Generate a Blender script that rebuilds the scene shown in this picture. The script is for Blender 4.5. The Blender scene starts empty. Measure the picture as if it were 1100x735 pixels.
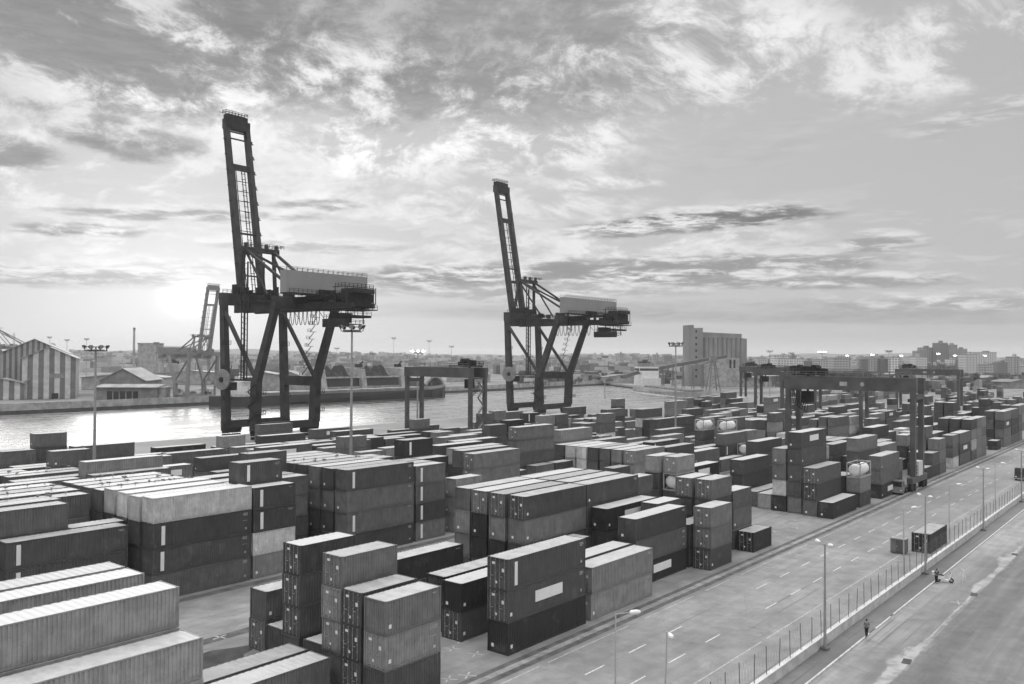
import bpy, bmesh, math, random
import numpy as np
from mathutils import Vector, Matrix
R = math.radians
sc = bpy.context.scene
COL = sc.collection
random.seed(7)

# ------------------------------------------------------------------ camera, sky, sun, exposure
CAM_H, YAW, PITCH, ROLL = 26.62, R(39.14), R(0.97), R(0.34)
fw = Vector((math.cos(YAW), math.sin(YAW), 0)); rt = Vector((math.sin(YAW), -math.cos(YAW), 0)); up = Vector((0, 0, 1))
fw2 = fw * math.cos(PITCH) + up * math.sin(PITCH)
up2 = -fw * math.sin(PITCH) + up * math.cos(PITCH)
rt3 = rt * math.cos(ROLL) + up2 * math.sin(ROLL)
up3 = -rt * math.sin(ROLL) + up2 * math.cos(ROLL)
cam = bpy.data.cameras.new('camera')
camo = bpy.data.objects.new('camera', cam); COL.objects.link(camo)
M3 = Matrix((rt3, up3, -fw2)).transposed()
camo.matrix_world = Matrix.Translation((0, 0, CAM_H)) @ M3.to_4x4()
cam.sensor_width = 36; cam.lens = 36 * 921.3 / 1100
cam.clip_start = 0.5; cam.clip_end = 60000
sc.camera = camo

SUN_AZ, SUN_EL = 60.0, 4.5            # azimuth measured from +X (along the yard rows) towards +Y (the water)
sun = bpy.data.lights.new('sun', 'SUN'); suno = bpy.data.objects.new('sun', sun); COL.objects.link(suno)
sun.energy = 0.55; sun.angle = R(24); sun.color = (1.0, 0.985, 0.965)
suno.rotation_euler = (R(90 - SUN_EL), 0, R(SUN_AZ + 90))
sc.view_settings.view_transform = 'Standard'; sc.view_settings.look = 'None'
sc.view_settings.exposure = 0.65; sc.view_settings.gamma = 1.0; sc.view_settings.use_curve_mapping = False
sc.cycles.use_denoising = True
sc.cycles.max_bounces = 6; sc.cycles.diffuse_bounces = 3; sc.cycles.glossy_bounces = 3
sc.cycles.transmission_bounces = 3; sc.cycles.volume_bounces = 1; sc.cycles.transparent_max_bounces = 8
sc.cycles.sample_clamp_indirect = 4.0

class NB:
    """small helper to write node maths"""
    def __init__(s, nt): s.nt = nt
    def new(s, t): return s.nt.nodes.new(t)
    def put(s, sock, v):
        if hasattr(v, 'links') or hasattr(v, 'is_linked'): s.nt.links.new(v, sock)
        else: sock.default_value = v
    def m(s, op, a, b=0.0, c=None, clamp=False):
        n = s.new('ShaderNodeMath'); n.operation = op; n.use_clamp = clamp
        s.put(n.inputs[0], a); s.put(n.inputs[1], b)
        if c is not None: s.put(n.inputs[2], c)
        return n.outputs[0]
    def add(s, a, b): return s.m('ADD', a, b)
    def sub(s, a, b): return s.m('SUBTRACT', a, b)
    def mul(s, a, b): return s.m('MULTIPLY', a, b)
    def vm(s, op, a, b):
        n = s.new('ShaderNodeVectorMath'); n.operation = op; s.put(n.inputs[0], a); s.put(n.inputs[1], b)
        return n.outputs['Value'] if op == 'DOT_PRODUCT' else n.outputs[0]
    def ss(s, x, a, b, lo=0.0, hi=1.0):
        n = s.new('ShaderNodeMapRange'); n.interpolation_type = 'SMOOTHSTEP'; n.clamp = True
        s.put(n.inputs['Value'], x); n.inputs['From Min'].default_value = a; n.inputs['From Max'].default_value = b
        n.inputs['To Min'].default_value = lo; n.inputs['To Max'].default_value = hi
        return n.outputs[0]
    def mix(s, f, a, b):           # scalar mix
        n = s.new('ShaderNodeMix'); n.data_type = 'FLOAT'; s.put(n.inputs[0], f); s.put(n.inputs[2], a); s.put(n.inputs[3], b)
        return n.outputs[0]
    def mixc(s, f, a, b):
        n = s.new('ShaderNodeMix'); n.data_type = 'RGBA'; s.put(n.inputs[0], f); s.put(n.inputs[6], a); s.put(n.inputs[7], b)
        return n.outputs[2]
    def noise(s, vec, scale, detail=5, rough=0.55, dist=0.0):
        n = s.new('ShaderNodeTexNoise'); s.put(n.inputs['Vector'], vec)
        n.inputs['Scale'].default_value = scale; n.inputs['Detail'].default_value = detail
        n.inputs['Roughness'].default_value = rough; n.inputs['Distortion'].default_value = dist
        return n.outputs['Fac']
    def xyz(s, x, y, z=0.0):
        n = s.new('ShaderNodeCombineXYZ'); s.put(n.inputs[0], x); s.put(n.inputs[1], y); s.put(n.inputs[2], z); return n.outputs[0]

# ------------------------------------------------------------------ sky with cloud layers, all by direction
world = bpy.data.worlds.new('World'); sc.world = world; world.use_nodes = True
nb = NB(world.node_tree)
bg = world.node_tree.nodes['Background']; bg.inputs[1].default_value = 0.1
sky = nb.new('ShaderNodeTexSky'); sky.sky_type = 'NISHITA'; sky.sun_disc = False
sky.sun_elevation = R(SUN_EL); sky.sun_rotation = R(90 - SUN_AZ); sky.dust_density = 2.0
bw = nb.new('ShaderNodeRGBToBW'); world.node_tree.links.new(sky.outputs[0], bw.inputs[0])
tc = nb.new('ShaderNodeTexCoord'); D = tc.outputs['Generated']
dx = nb.vm('DOT_PRODUCT', D, tuple(rt)); dy = nb.vm('DOT_PRODUCT', D, tuple(fw)); dz = nb.vm('DOT_PRODUCT', D, (0, 0, 1))
AZ = nb.mul(nb.m('ARCTAN2', dx, dy), 57.2958)        # degrees clockwise from N39E of the yard grid
EL = nb.mul(nb.m('ARCSINE', dz), 57.2958)
base = nb.mul(nb.m('POWER', nb.mul(bw.outputs[0], 0.1), 0.15), 0.40)
# flat cloud decks seen in perspective
zz = nb.add(nb.m('MAXIMUM', dz, 0.0), 0.38)
P1 = nb.xyz(nb.m('DIVIDE', dx, zz), nb.m('DIVIDE', dy, zz), 0.0)
warp = nb.sub(nb.noise(P1, 1.1, 4), 0.5)
P2 = nb.vm('ADD', P1, nb.xyz(nb.mul(warp, .5), nb.mul(warp, .4), 0.3))
nBig = nb.noise(P2, 3.6, 10, 0.64)
nFine = nb.noise(P2, 11.0, 9, 0.70)
S1 = nb.xyz(nb.mul(AZ, 0.055), nb.mul(EL, 0.42), 1.7)       # long streaks low in the sky
nStr = nb.noise(S1, 1.0, 8, 0.58, 0.4)
S2 = nb.xyz(nb.mul(AZ, 0.16), nb.mul(EL, 0.75), 4.2)
nStr2 = nb.noise(S2, 1.0, 8, 0.62, 0.5)
wob = nb.mul(nb.sub(nb.noise(nb.xyz(nb.mul(AZ, .09), nb.mul(EL, .2), 9.1), 1.0, 7, .62), .5), 1.0)
S3 = nb.xyz(nb.mul(AZ, 0.42), nb.mul(EL, 2.1), 7.3)
nRag = nb.noise(S3, 1.0, 8, 0.66, 0.3)
wob2 = nb.sub(nb.noise(nb.xyz(nb.mul(AZ, .35), nb.mul(EL, .9), 2.1), 1.0, 7, .65), .5)
def blob(a0, e0, wa, we, slope=0.0, k=1.0, soft=0.55, wa_=6.0, we_=2.2):
    """ragged patch round azimuth a0, elevation e0 with half sizes wa, we (degrees)"""
    a = nb.add(nb.sub(AZ, a0), nb.mul(wob, wa_))
    e = nb.add(nb.sub(nb.sub(EL, e0), nb.mul(nb.sub(AZ, a0), slope)), nb.add(nb.mul(wob, we_), nb.mul(wob2, we_ * .8)))
    q = nb.add(nb.m('POWER', nb.m('ABSOLUTE', nb.mul(a, 1 / wa)), 2.0), nb.m('POWER', nb.m('ABSOLUTE', nb.mul(e, 1 / we)), 2.0))
    return nb.ss(q, 1.0 + soft, 1.0 - soft, 0.0, k)
def px(x, y):
    a = math.degrees(math.atan((x - 550) / 921.3))
    return a, math.degrees(math.atan((383 - y + (x - 550) * 0.006) / 921.3 * math.cos(R(a))))
lum = base
# bright high cloud, then grey sheets over it
def bright(x, y, wx, wy, slope=0, k=1.0, val=0.74):
    global lum
    a, e = px(x, y)
    msk = blob(a, e, wx / 16.0, wy / 16.0, slope, 1.0, 0.75, 9.0, 3.2)
    tex = nb.ss(nb.add(nb.mul(nBig, .5), nb.mul(nFine, .5)), 0.44, 0.56)
    lum = nb.mix(nb.mul(nb.mul(msk, tex), k), lum, nb.mul(nb.ss(nFine, .35, .65, .86, 1.1), val))
def dark(x, y, wx, wy, slope=0, k=1.0, val=0.30, tex=True, soft=.6, wa=6.0, we=2.2):
    global lum
    a, e = px(x, y)
    if wa == 7:
        msk = nb.mul(blob(a, e, wx / 16.0, wy / 16.0, slope, 1.0, soft, wa, we), nb.ss(nRag, .25, .6, 1.0, .6))
    elif wy < 14:          # thin low streak: pale rim on its upper edge, ragged body
        rim = nb.mul(blob(a, e + .30, wx / 16.0, wy / 16.0 * 1.25, slope, 1.0, soft, wa, we), nb.ss(nRag, .42, .60))
        lum = nb.mix(nb.mul(rim, .6 * k), lum, .60)
        msk = nb.mul(blob(a, e, wx / 16.0, wy / 16.0, slope, 1.0, soft, wa, we), nb.ss(nb.add(nb.mul(nRag, .7), nb.mul(nStr2, .3)), .62, .44))
    else:
        msk = blob(a, e, wx / 16.0, wy / 16.0, slope, 1.0, soft, wa, we)
        mot = nb.add(nb.mul(nBig, .5), nb.mul(nFine, .5))
        msk = nb.mul(msk, nb.ss(mot, 0.58, 0.43) if tex else nb.ss(mot, .60, .44, .15, 1.0))
    lum = nb.mix(nb.mul(msk, k), lum, nb.mul(nb.ss(nRag, .3, .7, .92, 1.12), val))
# light veil through the whole front sky
lum = nb.mix(nb.mul(nb.ss(nStr2, .52, .62), nb.mul(nb.ss(EL, 2.0, 4.0), nb.ss(EL, 12.0, 8.0))), lum, nb.m('MULTIPLY', lum, 1.14))
bright(330, 105, 330, 62, -.10, .95, .62)
bright(120, 180, 260, 50, 0, .7, .58)
bright(560, 125, 110, 40, -.25, .85, .58)
bright(740, 55, 150, 62, .05, .95, .55)
bright(1030, 40, 150, 42, .22, .85, .53)
bright(380, 160, 60, 26, -.3, .9, .62)
bright(660, 190, 60, 10, .05, .9, .56)
bright(480, 222, 200, 14, .02, .7, .58)
bright(150, 265, 240, 26, .0, .5, .58)
bright(640, 262, 200, 14, .0, .7, .55)
dark(250, 16, 470, 72, -.06, 1.0, .175, False, .7, 10, 4.5)
dark(560, 35, 110, 55, .25, .9, .21, True, .7, 9, 4)
dark(60, 62, 220, 46, 0, .95, .20, True, .7)
dark(-5, 160, 50, 15, -.05, 1.0, .22, False)
dark(125, 150, 62, 15, -.12, 1.0, .22, False, .8)
dark(840, 152, 190, 18, .10, .6, .33, False, .9)
dark(1090, 118, 90, 9, .12, .6, .30, False, .9)
dark(755, 238, 125, 10, .03, 1.0, .13, False, .6, 5, 1.0)
dark(690, 247, 90, 6, .06, .9, .20, False, .6, 5, 1.0)
dark(945, 262, 40, 8, .0, .9, .23, False, .6, 5, 1.0)
dark(905, 285, 30, 6, .0, .8, .25, False, .6, 5, .8)
dark(690, 290, 230, 12, .02, 1.0, .21, False, .8, 6, 1.2)
dark(830, 304, 170, 7, -.02, .95, .23, False, .6, 6, .9)
dark(480, 297, 110, 13, .04, 1.0, .22, False, .8, 6, 1.4)
dark(570, 312, 190, 9, .0, .8, .27, False, .8, 6, 1.0)
dark(200, 231, 120, 5, .03, .9, .25, False, .7, 6, 1.0)
dark(90, 246, 60, 6, .03, .95, .24, False, .7, 6, 1.0)
dark(335, 221, 50, 5, .04, .9, .27, False, .7, 6, 1.0)
dark(330, 266, 100, 5, .03, .8, .30, False, .7, 6, 1.0)
dark(60, 294, 130, 6, .0, .85, .29, False, .7, 6, 1.2)
dark(180, 290, 70, 6, .0, .6, .34, False, .7, 6, 1.2)
dark(800, 335, 330, 10, .0, .95, .25, False, .8, 7, .7)
dark(1050, 342, 260, 5, .0, .95, .25, False, .7, 7, .5)
dark(1050, 326, 140, 7, .02, .9, .26, False, .7, 6, .8)
dark(960, 354, 300, 5, .0, .5, .33, False, .9, 7, .5)
dark(640, 330, 220, 6, .0, .6, .32, False, .9, 7, .6)
dark(60, 300, 120, 6, .0, .8, .30, False, .7, 6, .8)
dark(460, 338, 120, 4, .0, .5, .34, False, .9, 7, .5)
# pale horizon air and the glare of the sun behind thin cloud
sa, se = px(203, 322)
lum = nb.mix(nb.mul(nb.ss(EL, 1.6, 0.0), .55), lum, .46)
ga = nb.sub(AZ, sa); ge = nb.sub(EL, se)
r2 = nb.add(nb.m('POWER', nb.m('ABSOLUTE', ga), 2.0), nb.mul(nb.m('POWER', nb.m('ABSOLUTE', ge), 2.0), 2.4))
glow = nb.add(nb.mul(nb.m('EXPONENT', nb.mul(r2, -1 / 1.6)), .42), nb.mul(nb.m('EXPONENT', nb.mul(r2, -1 / 60.0)), .13))
lum = nb.add(lum, nb.mul(glow, nb.ss(EL, -2, 0)))
# bright cloud added overhead, out of the frame, to light the roofs
over = nb.mul(nb.ss(EL, 26, 48), nb.add(.85, nb.mul(nBig, 1.0)))
lum = nb.mix(nb.ss(EL, 26, 40), lum, nb.m('MAXIMUM', lum, over))
behind = nb.ss(dy, -.1, -.5)
lum = nb.mix(nb.mul(behind, nb.ss(EL, 40, 20)), lum, nb.mul(lum, .95))
cmb = nb.new('ShaderNodeCombineColor')
v10 = nb.mul(lum, 10.0)
for i in range(3): nb.put(cmb.inputs[i], v10)
world.node_tree.links.new(cmb.outputs[0], bg.inputs[0])

# ------------------------------------------------------------------ materials (the photograph is black and white, so are the paints)
def g(v): return (v, v, v, 1.0)
MATS = {}
def mat(name, v, rough=0.6, metal=0.0, var=0.25, scale=0.6, detail=6, stretch=(1, 1, 1), spec=0.5, bump=0.0, bscale=8.0):
    if name in MATS: return MATS[name]
    m = bpy.data.materials.new(name); m.use_nodes = True
    b = NB(m.node_tree); p = m.node_tree.nodes['Principled BSDF']
    t = b.new('ShaderNodeTexCoord'); mp = b.new('ShaderNodeMapping'); mp.inputs['Scale'].default_value = stretch
    m.node_tree.links.new(t.outputs['Object'], mp.inputs[0])
    n = b.noise(mp.outputs[0], scale, detail, .62)
    f = b.ss(n, .30, .70, 1 - var, 1 + var)
    c = b.new('ShaderNodeCombineColor')
    for i in range(3): b.put(c.inputs[i], b.mul(f, v))
    m.node_tree.links.new(c.outputs[0], p.inputs['Base Color'])
    p.inputs['Roughness'].default_value = rough; p.inputs['Metallic'].default_value = metal
    p.inputs['Specular IOR Level'].default_value = spec
    if bump:
        bn = b.new('ShaderNodeBump'); bn.inputs['Strength'].default_value = bump; bn.inputs['Distance'].default_value = .05
        b.put(bn.inputs['Height'], b.noise(mp.outputs[0], bscale, 5, .6)); m.node_tree.links.new(bn.outputs[0], p.inputs['Normal'])
    MATS[name] = m; return m

def paint_material(name, roof=False, far=False):
    m = bpy.data.materials.new(name); m.use_nodes = True
    b = NB(m.node_tree); p = m.node_tree.nodes['Principled BSDF']
    t = b.new('ShaderNodeTexCoord')
    if far:
        at = b.new('ShaderNodeAttribute'); at.attribute_name = 'tone'; colr = at.outputs['Color']; rnd = 0.37
    else:
        oi = b.new('ShaderNodeObjectInfo'); colr = oi.outputs['Color']; rnd = oi.outputs['Random']
    off = b.vm('ADD', t.outputs['Object'], b.xyz(b.mul(rnd, 37.0), b.mul(rnd, 91.0), b.mul(rnd, 13.0)))
    n1 = b.noise(off, .9, 7, .65)
    st = b.new('ShaderNodeMapping'); st.inputs['Scale'].default_value = (5.0, 5.0, .45) if not roof else (1.0, 4.0, 1.0)
    m.node_tree.links.new(off, st.inputs[0])
    n2 = b.noise(st.outputs[0], 1.2, 6, .7)
    n3 = b.noise(off, 3.2, 8, .7)
    fac = b.mul(b.ss(n1, .3, .7, .80, 1.18), b.ss(n2, .3, .72, .84, 1.12))
    col = b.new('ShaderNodeVectorMath'); col.operation = 'SCALE'; b.put(col.inputs[0], colr); b.put(col.inputs['Scale'], fac)
    c = col.outputs[0]
    if roof:
        dust_sheen = b.ss(b.add(b.mul(n1, .7), b.mul(rnd, .45)), .25, .85, .42, .92)
        c = b.mixc(dust_sheen, c, g(.62))  # roof dust, made paler so the tops carry bright skylight in their colour
        c = b.mixc(b.ss(n3, .60, .74, 0, .55), c, g(.10))
    else:
        c = b.mixc(b.ss(n3, .62, .70, 0, .6), c, g(.035))
        c = b.mixc(b.ss(n2, .62, .76, 0, .30), c, g(.30))
        n5 = b.noise(off, .42, 5, .6); c = b.mixc(b.ss(n5, .56, .70, 0, .28), c, g(.22))
        n6 = b.noise(off, 1.6, 5, .75); c = b.mixc(b.ss(n6, .68, .70, 0, .55), c, g(.34))
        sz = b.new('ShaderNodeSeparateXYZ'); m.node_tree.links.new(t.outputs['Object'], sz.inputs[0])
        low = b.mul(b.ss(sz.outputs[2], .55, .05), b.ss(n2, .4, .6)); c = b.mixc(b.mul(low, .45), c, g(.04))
    m.node_tree.links.new(c, p.inputs['Base Color'])
    b.put(p.inputs['Roughness'], b.ss(n1, .3, .7, .42, .62) if roof else b.ss(n1, .3, .7, .45, .7))
    p.inputs['Specular IOR Level'].default_value = .5
    if far:
        w = b.new('ShaderNodeTexWave'); w.wave_type = 'BANDS'; w.bands_direction = 'X'; w.inputs['Scale'].default_value = 1.1
        m.node_tree.links.new(t.outputs['Object'], w.inputs['Vector'])
        bn = b.new('ShaderNodeBump'); bn.inputs['Strength'].default_value = .4; bn.inputs['Distance'].default_value = .03
        m.node_tree.links.new(w.outputs['Fac'], bn.inputs['Height']); m.node_tree.links.new(bn.outputs[0], p.inputs['Normal'])
    return m
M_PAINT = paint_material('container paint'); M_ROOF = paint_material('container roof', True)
M_FPAINT = paint_material('distant container paint', far=True); M_FROOF = paint_material('distant container roof', True, True)
M_WHITE = mat('white vinyl', .80, .5, var=.06)
M_ROD = mat('galvanised rod', .42, .4, .5, var=.2)
M_STEELD = mat('crane steel', .055, .75, spec=.2, var=.25, scale=.35)
M_STEELM = mat('gantry paint', .085, .5, var=.25, scale=.35)
M_DARK = mat('dark machinery', .032, .8, spec=.2, var=.3)
M_PANEL = mat('pale sheet panel', .27, .5, var=.06, scale=.2)
M_RAIL = mat('handrail steel', .16, .5)
M_GALV = mat('galvanised pole', .36, .45, .4, var=.15)
M_CONC = mat('pale concrete', .50, .85, var=.18, scale=.8, bump=.3)
M_RUBBER = mat('tyre rubber', .02, .8)
M_GLASS = mat('dark glass', .02, .08, spec=.8, var=.05)

def floor_material(name, v, kind):
    m = bpy.data.materials.new(name); m.use_nodes = True
    b = NB(m.node_tree); p = m.node_tree.nodes['Principled BSDF']
    t = b.new('ShaderNodeTexCoord'); O = t.outputs['Object']
    def st(sx, sy):
        mp = b.new('ShaderNodeMapping'); mp.inputs['Scale'].default_value = (sx, sy, 1); m.node_tree.links.new(O, mp.inputs[0]); return mp.outputs[0]
    n1 = b.noise(O, .06, 8, .62); n2 = b.noise(O, .5, 8, .66); n3 = b.noise(st(.05, .9), 1.0, 5, .55); n4 = b.noise(O, 9.0, 4, .7)
    f = b.mul(b.mul(b.ss(n1, .3, .7, .80, 1.2), b.ss(n2, .28, .72, .80, 1.18)), b.mul(b.ss(n3, .3, .7, .93, 1.07), b.ss(n4, .2, .8, .9, 1.1)))
    blot = b.ss(b.noise(O, .22, 6, .75, .6), .58, .74)
    f = b.mix(b.mul(blot, .62), f, .42)
    pale = b.ss(b.noise(O, .13, 7, .72, .8), .60, .72); f = b.mix(b.mul(pale, .6), f, 1.42)
    ty = b.ss(b.noise(st(.018, 2.6), 1.0, 4, .5), .60, .70); f = b.mul(f, b.sub(1.0, b.mul(b.mul(ty, b.ss(n1, .4, .6)), .42)))
    wv = b.new('ShaderNodeTexVoronoi'); wv.feature = 'DISTANCE_TO_EDGE'; wv.inputs['Scale'].default_value = .16
    wp = b.vm('ADD', O, b.xyz(b.mul(b.noise(O, .6, 4, .6), 2.2), b.mul(b.noise(O, .5, 4, .6), 2.0), 0.0)); m.node_tree.links.new(wp, wv.inputs['Vector'])
    f = b.mul(f, b.ss(wv.outputs['Distance'], .0, .012, .86, 1.0))
    if kind == 'street':
        f = b.mul(f, b.ss(b.noise(st(.015, .35), 1.0, 5, .6), .35, .65, .82, 1.2))
        sx = b.new('ShaderNodeSeparateXYZ'); m.node_tree.links.new(O, sx.inputs[0])
        cy = b.sub(sx.outputs[1], b.add(20.75, b.mul(b.noise(st(.05, 0), 1.0, 3, .5), .5)))
        wd = b.ss(b.noise(st(.09, .3), 1.0, 6, .65), .42, .75, .05, 1.5)
        pt = b.mul(b.ss(b.m('DIVIDE', b.m('ABSOLUTE', cy), wd), 1.2, .55), b.ss(n2, .35, .6, .25, .8)); f = b.mix(pt, f, 1.85)
    c = b.new('ShaderNodeCombineColor')
    for i in range(3): b.put(c.inputs[i], b.mul(f, v))
    m.node_tree.links.new(c.outputs[0], p.inputs['Base Color'])
    b.put(p.inputs['Roughness'], b.ss(n2, .3, .7, .55, .85))
    bn = b.new('ShaderNodeBump'); bn.inputs['Strength'].default_value = .25; bn.inputs['Distance'].default_value = .03
    b.put(bn.inputs['Height'], b.add(n4, b.mul(n2, .6))); m.node_tree.links.new(bn.outputs[0], p.inputs['Normal'])
    return m
M_YARD = floor_material('yard concrete', .225, 'yard'); M_ROAD = floor_material('port road', .25, 'road')
M_STREET = floor_material('street asphalt', .175, 'street'); M_PAVE = floor_material('pavement', .15, 'road')
M_LAND = mat('far land', .20, .9, var=.45, scale=.02, detail=8)
M_LINE = mat('road paint', .58, .7, var=.3, scale=3.0); M_OLDLINE = mat('worn road paint', .42, .8, var=.3, scale=3)
M_STRIP = mat('runway dark', .10, .8, var=.4, scale=.8); M_STRIPL = mat('runway concrete', .26, .85, var=.3, scale=.8)

def water_material():
    m = bpy.data.materials.new('harbour water'); m.use_nodes = True
    b = NB(m.node_tree); p = m.node_tree.nodes['Principled BSDF']
    t = b.new('ShaderNodeTexCoord'); O = t.outputs['Object']
    n = b.noise(O, .22, 7, .66); n2 = b.noise(O, .03, 6, .65)
    p.inputs['Base Color'].default_value = g(.24); p.inputs['IOR'].default_value = 1.45
    p.inputs['Specular IOR Level'].default_value = .9
    mp = b.new('ShaderNodeMapping'); mp.inputs['Scale'].default_value = (.012, .10, 1); m.node_tree.links.new(O, mp.inputs[0])
    n4 = b.noise(mp.outputs[0], 1.0, 7, .65, .4); n5 = b.noise(O, .09, 6, .7)
    b.put(p.inputs['Roughness'], b.ss(b.add(b.mul(n4, .6), b.mul(n5, .4)), .38, .62, .16, .42))
    cc = b.new('ShaderNodeCombineColor'); vv = b.ss(b.add(b.mul(n4, .5), b.mul(n5, .5)), .36, .64, .09, .27)
    for i in range(3): b.put(cc.inputs[i], vv)
    m.node_tree.links.new(cc.outputs[0], p.inputs['Base Color'])
    bn = b.new('ShaderNodeBump'); bn.inputs['Strength'].default_value = .45; bn.inputs['Distance'].default_value = .6
    b.put(bn.inputs['Height'], b.add(n, b.mul(b.noise(O, 1.5, 4, .6), .3))); m.node_tree.links.new(bn.outputs[0], p.inputs['Normal'])
    return m
M_WATER = water_material()

# ------------------------------------------------------------------ mesh helpers
class MB:
    def __init__(s): s.v = []; s.f = []; s.mi = []; s.cur = 0
    def poly(s, pts):
        b = len(s.v); s.v += [tuple(p) for p in pts]; s.f.append(tuple(range(b, b + len(pts)))); s.mi.append(s.cur)
    def hexa(s, p):
        b = len(s.v); s.v += [tuple(q) for q in p]
        for q in ((0, 3, 2, 1), (4, 5, 6, 7), (0, 1, 5, 4), (1, 2, 6, 5), (2, 3, 7, 6), (3, 0, 4, 7)):
            s.f.append(tuple(b + i for i in q)); s.mi.append(s.cur)
    def box(s, x0, y0, z0, x1, y1, z1):
        s.hexa([(x0, y0, z0), (x1, y0, z0), (x1, y1, z0), (x0, y1, z0), (x0, y0, z1), (x1, y0, z1), (x1, y1, z1), (x0, y1, z1)])
    def bar(s, a, b, w, h=None, w2=None, h2=None):
        a = Vector(a); b = Vector(b); d = (b - a).normalized(); h = w if h is None else h
        w2 = w if w2 is None else w2; h2 = h if h2 is None else h2
        ref = Vector((0, 0, 1)) if abs(d.z) < .9 else Vector((0, 1, 0))
        x = d.cross(ref).normalized(); y = x.cross(d).normalized()
        r = []
        for c, ww, hh in ((a, w, h), (b, w2, h2)):
            r += [c - x * ww / 2 - y * hh / 2, c + x * ww / 2 - y * hh / 2, c + x * ww / 2 + y * hh / 2, c - x * ww / 2 + y * hh / 2]
        s.hexa(r)
    def tube(s, a, b, r, r2=None, n=8, cap=True):
        a = Vector(a); b = Vector(b); d = (b - a).normalized(); r2 = r if r2 is None else r2
        ref = Vector((0, 0, 1)) if abs(d.z) < .9 else Vector((1, 0, 0))
        x = d.cross(ref).normalized(); y = d.cross(x).normalized(); k = len(s.v)
        for c, rr in ((a, r), (b, r2)):
            for i in range(n):
                t = 2 * math.pi * i / n; s.v.append(tuple(c + x * math.cos(t) * rr + y * math.sin(t) * rr))
        for i in range(n):
            j = (i + 1) % n; s.f.append((k + i, k + j, k + n + j, k + n + i)); s.mi.append(s.cur)
        if cap:
            s.f.append(tuple(k + i for i in reversed(range(n)))); s.f.append(tuple(k + n + i for i in range(n))); s.mi += [s.cur] * 2
    def path(s, pts, r, n=5):
        for a, b in zip(pts, pts[1:]): s.tube(a, b, r, n=n)
    def lathe(s, o, axis, prof, n=16):
        o = Vector(o); d = Vector(axis).normalized(); ref = Vector((0, 0, 1)) if abs(d.z) < .9 else Vector((1, 0, 0))
        x = d.cross(ref).normalized(); y = d.cross(x).normalized(); k = len(s.v)
        for t, r in prof:
            for i in range(n):
                q = 2 * math.pi * i / n; s.v.append(tuple(o + d * t + (x * math.cos(q) + y * math.sin(q)) * r))
        for j in range(len(prof) - 1):
            for i in range(n):
                i2 = (i + 1) % n; s.f.append((k + j * n + i, k + j * n + i2, k + (j + 1) * n + i2, k + (j + 1) * n + i)); s.mi.append(s.cur)
        s.f.append(tuple(k + i for i in reversed(range(n)))); s.f.append(tuple(k + (len(prof) - 1) * n + i for i in range(n))); s.mi += [s.cur] * 2
    def rails(s, pts, h=1.1, r=.035, step=1.6):
        for a, b in zip(pts, pts[1:]):
            a = Vector(a); b = Vector(b); L = (b - a).length; n = max(1, int(L / step))
            for hh in (h, h * .55): s.bar(a + up * hh, b + up * hh, r * 2)
            for i in range(n + 1): s.bar(a.lerp(b, i / n), a.lerp(b, i / n) + up * h, r * 2)
    def mesh(s, name, mats, smooth=False):
        me = bpy.data.meshes.new(name); me.from_pydata(s.v, [], s.f)
        for m in (mats if isinstance(mats, (list, tuple)) else [mats]): me.materials.append(m)
        if any(s.mi): me.polygons.foreach_set('material_index', s.mi)
        if smooth: me.polygons.foreach_set('use_smooth', [True] * len(me.polygons))
        me.update(); return me
    def build(s, name, mats, parent=None, smooth=False, loc=None):
        o = bpy.data.objects.new(name, s.mesh(name, mats, smooth)); COL.objects.link(o)
        if parent: o.parent = parent
        if loc: o.location = loc
        return o
def tag(o, label=None, cat=None, group=None, kind=None):
    if label: o['label'] = label
    if cat: o['category'] = cat
    if group: o['group'] = group
    if kind: o['kind'] = kind
    return o
def thing(name, label, cat, loc=(0, 0, 0), rz=0, group=None):
    o = bpy.data.objects.new(name, None); COL.objects.link(o); o.empty_display_size = .3
    o.location = loc; o.rotation_euler = (0, 0, rz); return tag(o, label, cat, group)
def dup(o, loc=None, rz=None, label=None, group=None, parent=None):
    c = o.copy(); COL.objects.link(c)
    if parent: c.parent = parent
    if loc is not None: c.location = loc
    if rz is not None: c.rotation_euler = (0, 0, rz)
    if label: c['label'] = label
    if group: c['group'] = group
    for ch in list(o.children): dup(ch, parent=c)
    return c
def sheet(name, pts, m, z, kind='structure'):
    b = MB(); b.poly([(x, y, 0) for x, y in pts]); o = b.build(name, m, loc=(0, 0, z)); o['kind'] = kind; return o
def camdir(pxx, pyy, D):
    """plan point and height of a photo position at depth D"""
    r = (pxx - 550) / 921.3 * D; hy = 383.1 + (pxx - 550) * math.tan(ROLL)
    p = fw * D + rt * r; return p.x, p.y, CAM_H - (pyy - hy) * D / 921.3
ORD = ['first', 'second', 'third', 'fourth', 'fifth', 'sixth', 'seventh', 'eighth', 'ninth', 'tenth', 'eleventh', 'twelfth', 'thirteenth', 'fourteenth', 'fifteenth', 'sixteenth', 'seventeenth', 'eighteenth', 'nineteenth', 'twentieth']
def ordw(i):
    if i < 20: return ORD[i]
    tens = {2: 'twenty', 3: 'thirty', 4: 'forty', 5: 'fifty', 6: 'sixty', 7: 'seventy', 8: 'eighty', 9: 'ninety'}
    t = tens[(i + 1) // 10]; r = (i + 1) % 10
    return t + '-' + ORD[r - 1] if r else t[:-1] + 'ieth'

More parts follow.
